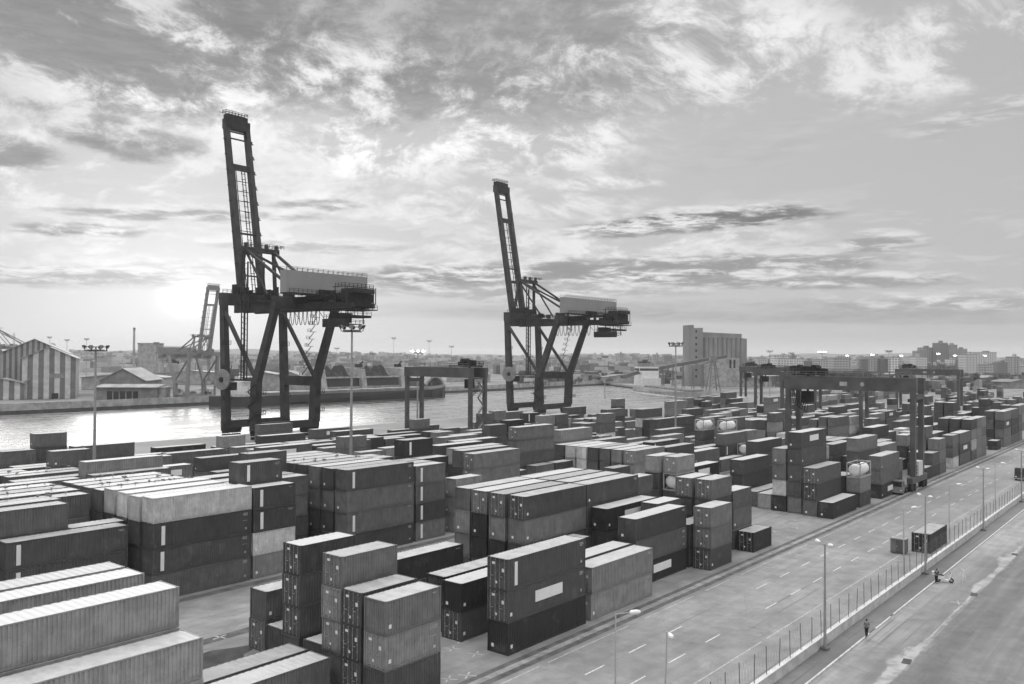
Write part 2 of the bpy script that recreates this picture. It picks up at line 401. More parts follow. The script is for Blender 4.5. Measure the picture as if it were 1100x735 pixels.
# ------------------------------------------------------------------ ground, water, roads
QY = 252.0                                     # quay edge of the yard
FAR = [(-3000, 446), (165, 446), (560, 472), (760, 492)]     # far quay line, ends at the head of the basin
END = [(760, 492), (655, 378), (545, 252)]
near_poly = [(-3000, -3000), (9000, -3000), (9000, 252), (545, 252), (-3000, 252)]
sheet('ground', near_poly, M_YARD, 0)
far_poly = FAR[:-1] + END + [(9000, 252), (9000, 9000), (-3000, 9000)]
sheet('far_ground', far_poly, M_LAND, -.2)
sheet('water', [(-3000, 230), (800, 230), (800, 520), (-3000, 520)], M_WATER, -2.8)
b = MB(); b.box(-900, QY - .6, -6, 545, QY + .02, .02); o = b.build('quay_edge', M_CONC); o['kind'] = 'structure'
b = MB()
M_QUAYW = mat('quay wall concrete', .34, .9, var=.3, scale=.25)
M_PILE = mat('sheet piling', .07, .8, var=.3, scale=.5)
for pts, mm, z0, z1, dd, nm in ((FAR, M_QUAYW, -.9, 2.6, 0.0, 'far_quay_wall'), (FAR, M_PILE, -6, -.9, .2, 'far_quay_piling'), (END, M_QUAYW, -1.2, .3, 0.0, 'basin_end_wall'), (END, M_PILE, -6, -1.2, .2, 'basin_end_piling')):
    b = MB()
    for (xa, ya), (xb, yb) in zip(pts, pts[1:]):
        b.bar((xa, ya + dd, (z0 + z1) / 2), (xb, yb + dd, (z0 + z1) / 2), 1.2, z1 - z0)
    b.build(nm, mm)['kind'] = 'structure'
sheet('road', [(-400, 28.1), (1500, 28.1), (1500, 45.2), (-400, 45.2)], M_ROAD, .004)
sheet('gantry_runway', [(-400, 45.55), (1500, 45.55), (1500, 46.25), (-400, 46.25)], M_STRIP, .008)
sheet('gantry_runway', [(-400, 46.25), (1500, 46.25), (1500, 46.95), (-400, 46.95)], M_STRIPL, .012)
sheet('gantry_runway', [(-400, 46.95), (1500, 46.95), (1500, 47.6), (-400, 47.6)], M_STRIP, .008)
for v in (72.4, 86.6, 112.4, 126.5, 152.3):
    sheet('gantry_runway', [(-200, v - .7), (1200, v - .7), (1200, v + .7), (-200, v + .7)], M_STRIP, .008)
sheet('street', [(-400, -60), (1500, -60), (1500, 21), (-400, 20.4)], M_STREET, .004)
sheet('street', [(-400, 20.4), (1500, 21), (1500, 25.75), (-400, 25.75)], floor_material('street concrete', .25, 'street'), .005)
b = MB(); b.box(-400, 25.75, 0, 1500, 27.72, .10); b.build('pavement', M_PAVE)['kind'] = 'structure'
b = MB(); b.box(-400, 25.60, 0, 86.5, 25.75, .13); b.box(88.5, 25.60, 0, 93.5, 25.75, .10); b.box(94.5, 25.60, 0, 1500, 25.75, .13)
b.build('kerb', mat('kerb stone', .55, .8, var=.2, scale=2))['kind'] = 'structure'
b = MB(); random.seed(3)
for v, u0 in ((40.75, 46.0), (36.75, 46.1)):
    for i in range(60):
        if random.random() < .08: continue
        u = u0 + i * 7.0; b.poly([(u, v - .07, 0), (u + 3, v - .07, 0), (u + 3, v + .07, 0), (u, v + .07, 0)])
b.build('lane_markings', M_LINE, loc=(0, 0, .008))['kind'] = 'structure'
b = MB()
for v in (32.8, 44.85):
    u = 30
    while u < 460:
        L = random.uniform(6, 22); b.poly([(u, v - .06, 0), (u + L, v - .06, 0), (u + L, v + .06, 0), (u, v + .06, 0)]); u += L + random.choice((0.0, .4, 1.2, 3))
for (u, v, a) in ((57.6, 53.7, .5), (57.9, 51.1, .4), (52.0, 48.9, .5), (53.6, 48.2, .5), (59.6, 54.6, .5), (139, 53, .6), (141, 57, .5), (133, 50.4, .3), (128, 52, .5), (45.8, 72.6, .2), (104, 21.5, .3)):
    for da in (0, 1.57):
        d = Vector((math.cos(a + da), math.sin(a + da), 0)) * .8; n = Vector((-d.y, d.x, 0)) * .1
        c = Vector((u, v, 0)); b.poly([c - d - n, c + d - n, c + d + n, c - d + n])
b.build('worn_markings', M_OLDLINE, loc=(0, 0, .009))['kind'] = 'structure'
# pale worn trench reinstatement along the street, with manholes
b = MB()
for u in (80.2, 108, 134, 165): b.poly([(u, 20.4, 0), (u + 1.5, 20.6, 0), (u + 1.4, 21.3, 0), (u - .1, 21.1, 0)])
b.build('manhole_slab', mat('manhole iron', .06, .7))['kind'] = 'structure'; bpy.data.objects['manhole_slab'].location.z = .013
# wet dark puddle patch by the stacks near the road
pts = [(41.8 + 4.6 * math.cos(t) * (1 + .3 * math.sin(3 * t)), 67.6 + 1.9 * math.sin(t) * (1 + .25 * math.cos(5 * t))) for t in [i * 2 * math.pi / 40 for i in range(40)]]
sheet('puddle', pts, mat('wet concrete', .055, .35, var=.5, scale=.7, detail=9), .006)

# ------------------------------------------------------------------ shipping containers
CW, CH, LEN = 2.438, 2.7, {20: 6.058, 40: 12.192}
ROW0 = {'A': 48.5, 'B': 88.3, 'C': 128.1, 'D': 167.9}
def rowv(bk, r): return ROW0[bk] + 2.87 * (r - 1)
TONE = {'K': .033, 'D': .078, 'M': .140, 'G': .205, 'L': .29, 'P': .58}
TWORD = {'K': 'black', 'D': 'dark grey', 'M': 'mid grey', 'G': 'grey', 'L': 'light grey', 'P': 'pale'}
def corr(b, x0, x1, y, z0, z1, dep, out):      # corrugated wall along x
    n = max(4, int(round((x1 - x0) / .278))); p = (x1 - x0) / n
    prof = []
    for i in range(n):
        a = x0 + i * p; prof += [(a, 0), (a + .38 * p, 0), (a + .5 * p, 1), (a + .88 * p, 1)]
    prof.append((x1, 0))
    for (xa, ka), (xb, kb) in zip(prof, prof[1:]):
        q = [(xa, y + out * dep * ka, z0), (xb, y + out * dep * kb, z0), (xb, y + out * dep * kb, z1), (xa, y + out * dep * ka, z1)]
        b.poly(q if out > 0 else q[::-1])
def corr_end(b, x, z0, z1, y0, y1, out):
    n = 9; p = (y1 - y0) / n; prof = []
    for i in range(n):
        a = y0 + i * p; prof += [(a, 0), (a + .38 * p, 0), (a + .5 * p, 1), (a + .88 * p, 1)]
    prof.append((y1, 0))
    for (ya, ka), (yb, kb) in zip(prof, prof[1:]):
        q = [(x + out * .045 * ka, ya, z0), (x + out * .045 * kb, yb, z0), (x + out * .045 * kb, yb, z1), (x + out * .045 * ka, ya, z1)]
        b.poly(q[::-1] if out > 0 else q)
CM = {}
for LL, L in LEN.items():
    b = MB()
    corr(b, .12, L - .12, .012, .17, CH - .11, .055, 1); corr(b, .12, L - .12, CW - .012, .17, CH - .11, .055, -1)
    corr_end(b, L - .04, .17, CH - .13, .12, CW - .12, -1)
    CM[LL, 'wall_door'] = b.mesh('wall', M_PAINT)
    corr_end(b, .04, .17, CH - .13, .12, CW - .12, 1)
    CM[LL, 'wall_plain'] = b.mesh('wall', M_PAINT)
    b = MB(); n = int(L / .56); p = (L - .24) / n
    for i in range(n):
        a = .12 + i * p
        for (xa, za), (xb, zb) in zip(((a, 0), (a + .3 * p, 0), (a + .5 * p, .022), (a + .8 * p, .022)), ((a + .3 * p, 0), (a + .5 * p, .022), (a + .8 * p, .022), (a + p, 0))):
            z = CH - .045
            b.poly([(xa, .05, z + za), (xb, .05, z + zb), (xb, CW - .05, z + zb), (xa, CW - .05, z + za)])
    CM[LL, 'roof'] = b.mesh('roof', M_ROOF)
    b = MB()
    for y in (0, CW - .06):
        b.box(.16, y, CH - .11, L - .16, y + .06, CH - .02); b.box(.16, y, .02, L - .16, y + .06, .17)
    for x in (0, L - .12):
        b.box(x, .16, CH - .13, x + .12, CW - .16, CH - .03); b.box(x, .16, .02, x + .12, CW - .16, .17)
        for y in (0, CW - .14): b.box(x, y, .12, x + .12, y + .14, CH - .12)
    for x in (-.004, L - .174):
        for y in (-.004, CW - .158):
            for z in (0, CH - .12): b.box(x, y, z, x + .178, y + .162, z + .12)
    CM[LL, 'frame'] = b.mesh('frame', M_PAINT)
    b = MB(); b.box(L * .33, -.012, 1.02, L * .68, .012, 2.0); CM[LL, 'white_panel'] = b.mesh('white_panel', M_WHITE)
    b = MB(); b.box(.95, -.012, .35, 1.36, .012, CH - .35); CM[LL, 'white_bar'] = b.mesh('white_bar', M_WHITE)
    for kk in range(4):
        b = MB(); random.seed(LL + kk)
        for z in ((2.32, 2.2, 2.08), (2.3, 2.16), (2.34, 2.22, 2.1, 1.5), (2.28,))[kk]:
            x = L - 1.2 + random.uniform(0, .25)
            while x < L - .5:
                w = random.uniform(.04, .11); b.box(x, -.012, z, x + w, .012, z + random.uniform(.05, .09)); x += w + random.uniform(.04, .09)
        if kk in (0, 2): b.box(L - .85, -.012, .5, L - .62, .012, .74)
        CM[LL, 'lettering', kk] = b.mesh('lettering', mat('faded lettering', .42, .6))
    b = MB(); b.box(.35, -.012, .55, .62, .012, .85); CM[LL, 'placard'] = b.mesh('placard', M_WHITE)
for s, y0 in ((0, .15), (1, CW / 2 + .01)):
    b = MB(); y1 = y0 + CW / 2 - .16
    for k in range(4):
        z0 = .2 + k * .585; b.box(.035, y0, z0, .085, y1, z0 + .50)
        b.box(.055, y0 + .02, z0 + .50, .085, y1 - .02, z0 + .585)
    CM['door', s] = b.mesh('door', M_PAINT)
    for r_ in (0, 1):
        yy = y0 + (.25 if r_ == 0 else .78) * (y1 - y0)
        b = MB(); b.tube((.005, yy, .10), (.005, yy, CH - .10), .021, n=6)
        for z in (.18, .75, 1.3, 1.95, CH - .2): b.box(-.03, yy - .05, z, .04, yy + .05, z + .07)
        if r_: b.box(-.035, yy - .03, 1.12, -.005, yy - .36, 1.17)
        b.cur = 1
        if r_ == 0 and s == 0: b.box(.024, yy + .06, 1.55, .034, yy + .33, 1.85)
        if s == 1 and r_ == 1: b.box(.024, y0 + .06, .5, .034, y0 + .26, .72)
        if s == 1 and r_ == 0: b.box(.024, yy + .05, 2.1, .034, yy + .4, 2.3)
        CM['rod', s, r_] = b.mesh('lock_rod', [M_ROD, M_WHITE])
b = MB(); b.cur = 0
b.box(.024, CW * .70, .45, .034, CW * .82, .75); CM['end_mark'] = b.mesh('placard', M_WHITE)

BOXES = []     # every container: dict(u, v, L, z, h, tone, mark, lev, n, bk, row, desc)
TANKS = []
def S(bk, row, u, LL, tones, marks=None, zs=1.0, desc=None, dv=0.0):
    z = 0.0; h = CH * zs; n = len(tones); v = rowv(bk, row) + dv
    for i, t in enumerate(tones):
        mk = marks[i] if marks and i < len(marks) else ''
        if t == '*': TANKS.append((u, v, z, h, bk, row, desc))
        else: BOXES.append(dict(u=u + random.uniform(-.07, .07), v=v + random.uniform(-.05, .05), LL=LL, L=LEN[LL], z=z, h=h, t=t, mk=mk, lev=i, n=n, bk=bk, row=row, desc=desc))
        z += h
random.seed(11)
# block A, beside the road
S('A', 2, 19.0, 40, 'LLL'); S('A', 3, 19.0, 40, 'LLLL', zs=1.01); S('A', 5, 19.5, 40, 'MMML', zs=1.0); S('A', 6, 19.5, 40, 'MMML', zs=1.0)
S('A', 3, 31.9, 40, 'M', desc='beside the front light grey stack', zs=1.0); S('A', 4, 31.9, 40, 'M', zs=1.0)
S('A', 1, 44.6, 20, 'DLG', ['', 'dc', 'c'], zs=.985); S('A', 2, 44.7, 20, 'DDD', ['d', 'd', 'd']); S('A', 3, 45.1, 20, 'MGGM', ['', 'd', 'd', 'd'], zs=.965)
S('A', 4, 45.4, 20, 'D', ['d']); S('A', 5, 45.4, 20, 'DDDD', ['d', 'd', 'd', 'd'], zs=.965); S('A', 6, 45.8, 20, 'D'); S('A', 7, 46.0, 20, 'MM', ['d', ''], zs=1.0)
S('A', 1, 59.3, 40, 'KDD', ['x', 'pdc', 'bdc'], zs=1.055); S('A', 3, 59.4, 40, 'DK', ['d', 'x'], zs=1.0); S('A', 4, 60.2, 40, 'KK'); S('A', 7, 60.0, 40, 'KK', ['', 'c'])
S('A', 1, 72.6, 40, 'LL', ['cd', 'cd'], zs=.99); S('A', 2, 72.7, 40, 'MM'); S('A', 4, 73.0, 40, 'KD')
S('A', 2, 86.0, 40, 'KMD', ['p', 'xc', 'xc'], zs=.98); S('A', 4, 88.8, 40, 'DDK', ['', '', 'px']); S('A', 5, 88.6, 40, 'MMMD', ['', '', '', 'c'])
for r_ in (6, 7, 8): S('A', r_, 88.9, 40, 'MMMM')
S('A', 5, 76.2, 40, 'KDGD', ['', '', 'x', 'd'], zs=1.0); S('A', 6, 76.2, 40, 'DKGM', ['', 'd', 'x', 'd']); S('A', 7, 76.3, 40, 'DKKM', ['', '', 'x', 'd']); S('A', 8, 76.5, 40, 'DMGM', ['', 'd', 'x', ''])
S('A', 1, 99.2, 20, 'DMG', ['d', 'd', 'd'], zs=.965); S('A', 2, 98.9, 20, 'DD', ['d', 'd']); S('A', 3, 96.0, 20, 'DDM', zs=1.0)
S('A', 2, 105.3, 20, 'DDDM', ['d', 'd', 'd', 'd'], zs=.96); S('A', 3, 105.2, 20, 'DDDG', ['d', 'd', 'd', 'd'], zs=.96)
S('A', 2, 112.0, 20, 'DMM', zs=1.0); S('A', 1, 112.3, 20, 'K', ['d'])
S('A', 8, 113.7, 20, 'DDM'); S('A', 7, 122.4, 20, 'DD*L', ['', '', '', 'd']); S('A', 8, 121.6, 20, 'DDDL', ['', '', '', 'd'])
S('A', 8, 131.4, 40, 'DKK', ['', '', 'p'], zs=.98); S('A', 7, 147.0, 40, 'DDD', ['', 'x', 'x']); S('A', 6, 147.0, 40, 'M')
S('A', 5, 146.0, 20, 'L', ['d']); S('A', 4, 145.5, 20, 'KPMG', ['x', '', 'x', 'x'], zs=1.01); S('A', 3, 145.2, 40, 'GDMDD', ['d', 'd', 'x', 'x', 'px'], zs=1.03)
S('A', 2, 144.5, 40, 'MDM', ['x', 'd', 'd'], zs=1.0); S('A', 1, 144.0, 40, 'K', ['x'])
S('A', 8, 160.5, 40, 'DDDD', zs=.95); S('A', 1, 158.3, 20, 'DG*', zs=.97); S('A', 2, 158.5, 20, 'DD')
S('A', 1, 170.9, 40, 'KMM', ['p', '', ''], zs=.995); S('A', 3, 176.3, 40, 'DDMG', zs=.99)
S('A', 3, 190.5, 40, 'DDL'); S('A', 4, 197, 40, 'DDL'); S('A', 5, 191, 40, 'DD'); S('A', 6, 187, 40, 'DDD'); S('A', 7, 195, 40, 'DDD'); S('A', 8, 195, 40, 'DDD'); S('A', 5, 205, 40, 'DDDD')
S('A', 2, 184, 40, 'DM'); S('A', 1, 203.4, 20, 'D'); S('A', 1, 209.7, 20, 'DM'); S('A', 1, 216.0, 20, 'MGG', ['', '', 'd']); S('A', 2, 216, 20, 'DMMM'); S('A', 2, 209.7, 20, 'DD')
S('A', 1, 229, 20, 'PMM'); S('A', 1, 237, 40, 'MDM', ['', 'p', '']); S('A', 1, 250.4, 20, 'MPGD'); S('A', 1, 257, 20, 'GGGG'); S('A', 1, 263.3, 20, 'GGMG')
for r_ in (2, 3): S('A', r_, 250.4, 20, 'DDDD'); S('A', r_, 257, 20, 'DMDM')
S('A', 1, 285, 20, 'K', ['d']); S('A', 1, 296, 40, 'GGDG', ['', '', 'p', '']); S('A', 2, 296, 40, 'MDMD'); S('A', 1, 309, 40, 'MDDM'); S('A', 5, 284, 20, 'DDDDD'); S('A', 6, 284, 20, 'DDDDD'); S('A', 5, 248, 40, 'DDDD'); S('A', 4, 318, 20, 'DDDDD')
# block B, the middle block
S('B', 3, 29.0, 40, 'MMMM'); S('B', 4, 29.4, 40, 'MMMM', zs=1.01); S('B', 5, 33.8, 40, 'MMMM', zs=.985)
for r_ in (6, 7, 8): S('B', r_, 34.0, 40, 'MMMM')
S('B', 2, 34.0, 40, 'DDD', ['', 'b', 'bc']); S('B', 3, 41.3, 20, 'DDD'); S('B', 3, 16.5, 40, 'MMMM'); S('B', 4, 16.8, 40, 'MMMM'); S('B', 5, 21, 40, 'MMMM')
for r_ in (6, 7, 8): S('B', r_, 21.2, 40, 'MMM')
S('B', 1, 47.5, 40, 'MDDP', ['c', 'bc', 'bc', ''], zs=1.03)
for r_ in (2, 3, 4): S('B', r_, 47.5, 40, 'MDDP', zs=1.0 + .008 * r_)
for r_ in (5, 6, 7, 8): S('B', r_, 47.5, 40, 'DDMM', zs=1.0)
S('B', 1, 60.0, 20, 'LPDD', ['', '', 'bc', 'bc'], zs=1.0); S('B', 2, 60.0, 20, 'DDDDD', ['', '', '', '', 'bc'], zs=1.0)
for r_ in (3, 4): S('B', r_, 60.2, 40, 'DDMM', zs=.98)
S('B', 5, 60.2, 20, 'DDDD'); S('B', 5, 67, 20, 'DDDDD', zs=.99)
for r_ in (6, 7, 8): S('B', r_, 60.2, 40, 'DDD')
S('B', 1, 74.3, 40, 'DMMD', ['c', 'bc', 'xc', 'bc'], zs=1.065)
for r_, s_ in zip(range(2, 9), ('DDMD', 'DDMM', 'MKDD', 'DDMM', 'DMMD', 'DDMD', 'DMMM')): S('B', r_, 74.3, 40, s_, ['x'] * 4, zs=1.06)
S('B', 1, 87.0, 20, 'GDMM', ['b', 'b', 'b', 'b'], zs=1.0); S('B', 2, 87.2, 20, 'DDDM')
for r_ in (3, 5, 6): S('B', r_, 87.2, 20, 'DDDM')
S('B', 3, 93.6, 20, 'DDDK'); S('B', 4, 93.0, 20, 'DDDDK', ['', '', '', '', 'b'])
S('B', 1, 95.3, 20, 'LLL', ['x', 'x', 'x']); S('B', 1, 101.7, 20, 'DM'); S('B', 2, 101.7, 20, 'DM')
S('B', 3, 105.8, 40, 'GGGG', ['', 'd', 'd', 'd'], zs=.975); S('B', 4, 106.2, 40, 'DDDM'); S('B', 5, 107.8, 40, 'DDDL'); S('B', 7, 109.4, 40, 'DDDD'); S('B', 8, 117, 40, 'DDDD'); S('B', 6, 100, 40, 'DDD')
S('B', 7, 131.5, 40, 'DDMMG', ['', '', '', '', 'd'], zs=.94)
for r_, s_ in zip(range(1, 8), ('DLL', 'DDG', 'DDM', 'DDD', 'DPP', 'DPP', 'DDD')): S('B', r_, 147.0, 40, s_, ['d', 'd', 'd'], zs=1.0)
S('B', 1, 139.5, 20, 'DD'); S('B', 7, 160, 40, 'DDG'); S('B', 8, 150, 40, 'DDGG')
S('B', 3, 164.3, 40, 'DDD', ['', '', 'b']); S('B', 2, 194, 40, 'DDM', ['', 'b', '']); S('B', 8, 194, 40, 'DDM'); S('B', 2, 207, 20, 'DDL')
S('B', 5, 199.8, 20, 'DDD*'); S('B', 3, 201, 20, 'DDD*'); S('B', 1, 200, 20, 'D*'); S('B', 7, 243, 40, 'DDM'); S('B', 8, 269, 40, 'DDM'); S('B', 8, 243, 40, 'DDM')
S('B', 2, 294, 40, 'DM'); S('B', 1, 317, 40, 'DDD', ['', 'p', 'p']); S('B', 2, 315, 40, 'DDD'); S('B', 3, 291, 40, 'DMG'); S('B', 5, 318, 40, 'DDM')
# blocks C and D, towards the quay
S('C', 8, 71, 40, 'DDM', ['', '', 'x']); S('C', 9, 84, 40, 'DDM'); S('C', 9, 57.5, 40, 'DDD'); S('C', 7, 61, 20, 'DDDM', ['', '', '', 'x'])
S('C', 8, 54, 40, 'DDM'); S('C', 5, 52.3, 40, 'DDM'); S('C', 3, 51, 40, 'DDM'); S('C', 6, 52, 40, 'DDM'); S('C', 4, 52, 40, 'DD'); S('C', 7, 45, 40, 'DDM')
S('C', 8, 109, 40, 'DDG'); S('C', 8, 122, 40, 'DDG'); S('C', 7, 132.8, 40, 'DDK', ['', '', 'bd']); S('C', 9, 137, 40, 'DDD'); S('C', 9, 124, 40, 'DDD')
S('C', 1, 226, 40, 'DDD'); S('C', 1, 238.5, 40, 'DDD')
S('D', 5, 72, 20, 'DDDM', ['', '', '', 'x']); S('D', 4, 65, 20, 'DDM'); S('D', 3, 77, 40, 'DDM', ['', '', 'x'], zs=1.03); S('D', 1, 116, 40, 'DDD'); S('D', 3, 109.5, 20, 'DDL'); S('D', 2, 97, 40, 'DM')
S('D', 5, 176, 20, 'DDM'); S('D', 5, 254, 20, 'DK'); S('D', 4, 262, 40, 'MP'); S('D', 3, 276, 20, 'DDKM'); S('D', 2, 222, 40, 'MG'); S('D', 5, 64, 20, 'DDM')
BOXES += [dict(u=154, v=224, LL=40, L=12.192, z=z, h=CH, t='M', mk='', lev=i, n=2, bk='D', row=9, desc='on the apron by the first tall quay crane') for i, z in enumerate((0, CH))]
KNOWN = list(BOXES)
def clash(u, v, L):
    return any(abs(v - k['v']) < 2.5 and u < k['u'] + k['L'] + .25 and u + L + .25 > k['u'] for k in BOXES)
def fill(bk, rows, u0, u1, prob, lo, hi, seed):
    random.seed(seed); u = u0
    while u < u1:
        LLb = 40 if random.random() < .7 else 20
        base = random.uniform(lo, hi); pale = random.random()
        for r_ in rows:
            if random.random() > prob: continue
            n = max(1, min(5, int(round(base + random.uniform(-1.1, 1.1)))))
            for uu, LL in (((u, 40),) if LLb == 40 else ((u, 20), (u + 6.4, 20))):
                if clash(uu, rowv(bk, r_), LEN[LL]): continue
                S(bk, r_, uu + random.uniform(-.2, .2), LL, ''.join(random.choices('KDMGLP', (1.4, 4, 4, 3.0, 1.8, .9))[0] for _ in range(n)),
                  [random.choices(('', 'd', 'p', 'b', 'x'), (5, 2, .5, .6, 1))[0] for _ in range(n)], zs=random.choice((.96, .96, 1.0, 1.07)))
        u += 12.9
fill('A', (6, 7, 8), 165, 215, .7, 1, 2, 21); fill('A', range(3, 9), 209, 330, .75, 1.3, 3.2, 22); fill('A', range(1, 9), 322, 560, .8, 1.5, 3.6, 23)
fill('B', range(2, 9), 121, 146, .7, 1, 2, 24); fill('B', (1, 2, 3, 4), 160, 206, .6, .8, 1.8, 25); fill('B', range(4, 9), 164, 206, .7, 1.2, 2.6, 26); fill('B', range(1, 9), 213, 560, .72, 1, 3.2, 27)
fill('C', range(1, 10), 21, 130, .72, 1.8, 3.0, 28); fill('C', range(1, 9), 137, 385, .62, 1, 3.2, 29)
fill('D', range(1, 7), 60, 170, .45, 1, 2.2, 30); fill('D', range(1, 8), 170, 390, .55, 1, 2.6, 31); fill('D', range(1, 6), 455, 640, .85, 2.0, 3.6, 32)
# the containers that show: cheap box to box sight lines from the camera
U = np.array([[k['u'], k['v'], k['z'], k['u'] + k['L'], k['v'] + CW, k['z'] + k['h']] for k in BOXES])
lo_, hi_ = U[:, :3], U[:, 3:]
C0 = np.array([0, 0, CAM_H]); NF = np.array(fw2); NR = np.array(rt3); NU = np.array(up3)
def visible_area(i):
    a, c = lo_[i], hi_[i]; pts = []
    for s in (.08, .3, .5, .7, .92):
        for q in (.12, .5, .88):
            pts.append((a[0] + (c[0] - a[0]) * s, a[1] + (c[1] - a[1]) * q, c[2] + .02, 0))
            pts.append((a[0] + (c[0] - a[0]) * s, a[1] - .02, a[2] + (c[2] - a[2]) * q, 1))
    for q in (.15, .5, .85):
        for s in (.12, .5, .88): pts.append((a[0] - .02, a[1] + (c[1] - a[1]) * s, a[2] + (c[2] - a[2]) * q, 2))
    pts = np.array(pts); d = pts[:, :3] - C0
    z = d @ NF; x = d @ NR / z * 921.3; y = d @ NU / z * 921.3
    inside = (np.abs(x) < 552) & (np.abs(y) < 369) & (z > 1)
    if not inside.any(): return 0.0
    area = {0: c[0] - a[0], 2: CW}
    zc = max(1.0, z.mean()); k = (921.3 / zc) ** 2; el = (CAM_H - c[2]) / zc
    w = np.where(pts[:, 3] == 0, (c[0] - a[0]) * CW * max(.02, el) / 15, np.where(pts[:, 3] == 1, (c[0] - a[0]) * (c[2] - a[2]) * .63 / 15, CW * (c[2] - a[2]) * .75 / 9)) * k
    tot = 0.0
    for p, ww, ins in zip(d, w, inside):
        if not ins: continue
        with np.errstate(divide='ignore', invalid='ignore'):
            t1 = (lo_ - C0) / p; t2 = (hi_ - C0) / p
        tn = np.minimum(t1, t2).max(1); tf = np.maximum(t1, t2).min(1)
        if not ((tn < tf) & (tn > 0) & (tn < .9995) & (np.arange(len(U)) != i)).any(): tot += ww
    return tot
for i, k in enumerate(BOXES): k['vis'] = visible_area(i)
order = sorted(range(len(BOXES)), key=lambda i: -BOXES[i]['vis'])
shown = [i for i in order if BOXES[i]['vis'] > 0]
chosen = shown[:298]; near = set(shown[:130])
# bays counted along the yard rows, for the labels
def cluster(bk):
    us = sorted({round(BOXES[i]['u'], 1) for i in chosen if BOXES[i]['bk'] == bk}); out = {}; c = -1; last = -99
    for u in us:
        if u - last > 2.6: c += 1
        last = u; out[u] = c
    return out
BAY = {bk: cluster(bk) for bk in 'ABCD'}
BLOCK = {'A': 'block by the road', 'B': 'middle block', 'C': 'third block', 'D': 'block by the quay'}
used = {}
def container_label(k):
    w = TWORD[k['t']]; size = 'long' if k['LL'] == 40 else 'short'
    mk = ' with white panel' if 'p' in k['mk'] else ' with white bar' if 'b' in k['mk'] else ''
    if k['n'] == 1: lev = 'on the ground'
    elif k['lev'] == k['n'] - 1: lev = 'on top'
    elif k['lev'] == 0: lev = 'at bottom'
    else: lev = ORD[k['lev']] + ' up'
    if k['desc'] and k['row'] == 9: return f"{w} {size} container {lev}, {k['desc']}"
    bay = ordw(BAY[k['bk']][round(k['u'], 1)])
    blk = {'A': 'from the kerb', 'B': 'of middle block', 'C': 'of third block', 'D': 'of quayside block'}[k['bk']]
    return f"{w} {size} container{mk} {lev}, row {ORD[k['row'] - 1]} {blk}, {bay} bay"
def child(name, me, par, tone):
    o = bpy.data.objects.new(name, me); COL.objects.link(o); o.parent = par; o.color = (tone, tone, tone, 1); return o
random.seed(17)
for idx in chosen:
    k = BOXES[idx]; LL = k['LL']
    tone = TONE[k['t']] * random.uniform(.80, 1.22)
    r_ = thing('shipping_container', container_label(k), 'container', (k['u'], k['v'], k['z']), 0, 'shipping containers stacked in the yard')
    r_.scale = (1, 1, k['h'] / CH)
    d = 'd' in k['mk']
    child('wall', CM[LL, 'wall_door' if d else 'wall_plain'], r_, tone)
    child('roof', CM[LL, 'roof'], r_, tone); child('frame', CM[LL, 'frame'], r_, tone * .9)
    if d:
        for s in (0, 1):
            q = child('door', CM['door', s], r_, tone * random.uniform(.9, 1.1))
            if idx in near:
                for rr in (0, 1): child('lock_rod', CM['rod', s, rr], q, tone)
    for ch, nm in (('p', 'white_panel'), ('b', 'white_bar'), ('c', 'lettering')):
        if ch in k['mk']: child(nm, CM[LL, nm, random.randrange(4)] if ch == 'c' else CM[LL, nm], r_, .8)
    if 'x' in k['mk']: child('placard', CM['end_mark'], r_, .8)
    if idx in near and random.random() < .45 and 'b' not in k['mk']: child('placard', CM[LL, 'placard'], r_, .8)
# all the others, tiny or hidden in the stacks: one object
rest = [i for i in range(len(BOXES)) if i not in set(chosen)]
b = MB(); tones = []
for i in rest:
    k = BOXES[i]; t = TONE[k['t']] * random.uniform(.85, 1.15); x0, y0, z0 = k['u'], k['v'], k['z'] + .02; x1, y1, z1 = x0 + k['L'], y0 + CW, k['z'] + k['h'] - .03
    b.cur = 0; nf = len(b.f); b.hexa([(x0, y0, z0), (x1, y0, z0), (x1, y1, z0), (x0, y1, z0), (x0, y0, z1), (x1, y0, z1), (x1, y1, z1), (x0, y1, z1)])
    b.mi[nf + 1] = 1
    tones += [t] * 6
    for q in (.0, .5):      # post pairs and a top rail so that the ends read as framed
        pass
me = b.mesh('distant_containers', [M_FPAINT, M_FROOF])
at = me.attributes.new('tone', 'FLOAT_COLOR', 'FACE')
at.data.foreach_set('color', [c for t in tones for c in (t, t, t, 1.0)])
o = bpy.data.objects.new('distant_containers', me); COL.objects.link(o); tag(o, 'far rows of stacked containers too small to count', 'containers', kind='stuff')

# tank containers: white drum in an open frame
bf = MB(); L = LEN[20]
for y in (.06, CW - .06):
    for z in (.08, CH - .08): bf.bar((0, y, z), (L, y, z), .15)
    for x in (.06, L - .06): bf.bar((x, y, 0), (x, y, CH), .17)
for x in (.06, L - .06):
    for z in (.08, CH - .08): bf.bar((x, 0, z), (x, CW, z), .16)
    bf.bar((x, .1, .1), (x, .8, .55), .07); bf.bar((x, CW - .1, .1), (x, CW - .8, .55), .07)
    bf.bar((x, .1, CH - .1), (x, .7, CH - .5), .07); bf.bar((x, CW - .1, CH - .1), (x, CW - .7, CH - .5), .07)
FRM = bf.mesh('frame', mat('pale tank frame', .38, .6))
bt = MB(); R_ = 1.07
bt.lathe((.12, CW / 2, CH / 2), (1, 0, 0), [(0, .25), (.05, .6), (.2, .98), (.42, R_), (.9, R_), (.92, R_ + .03), (1.0, R_ + .03), (1.02, R_), (4.8, R_), (4.82, R_ + .03), (4.9, R_ + .03), (4.92, R_), (5.4, R_), (5.62, .98), (5.77, .6), (5.82, .25)], 24)
DRM = bt.mesh('tank', mat('white tank shell', .82, .45, var=.15, scale=.8), True)
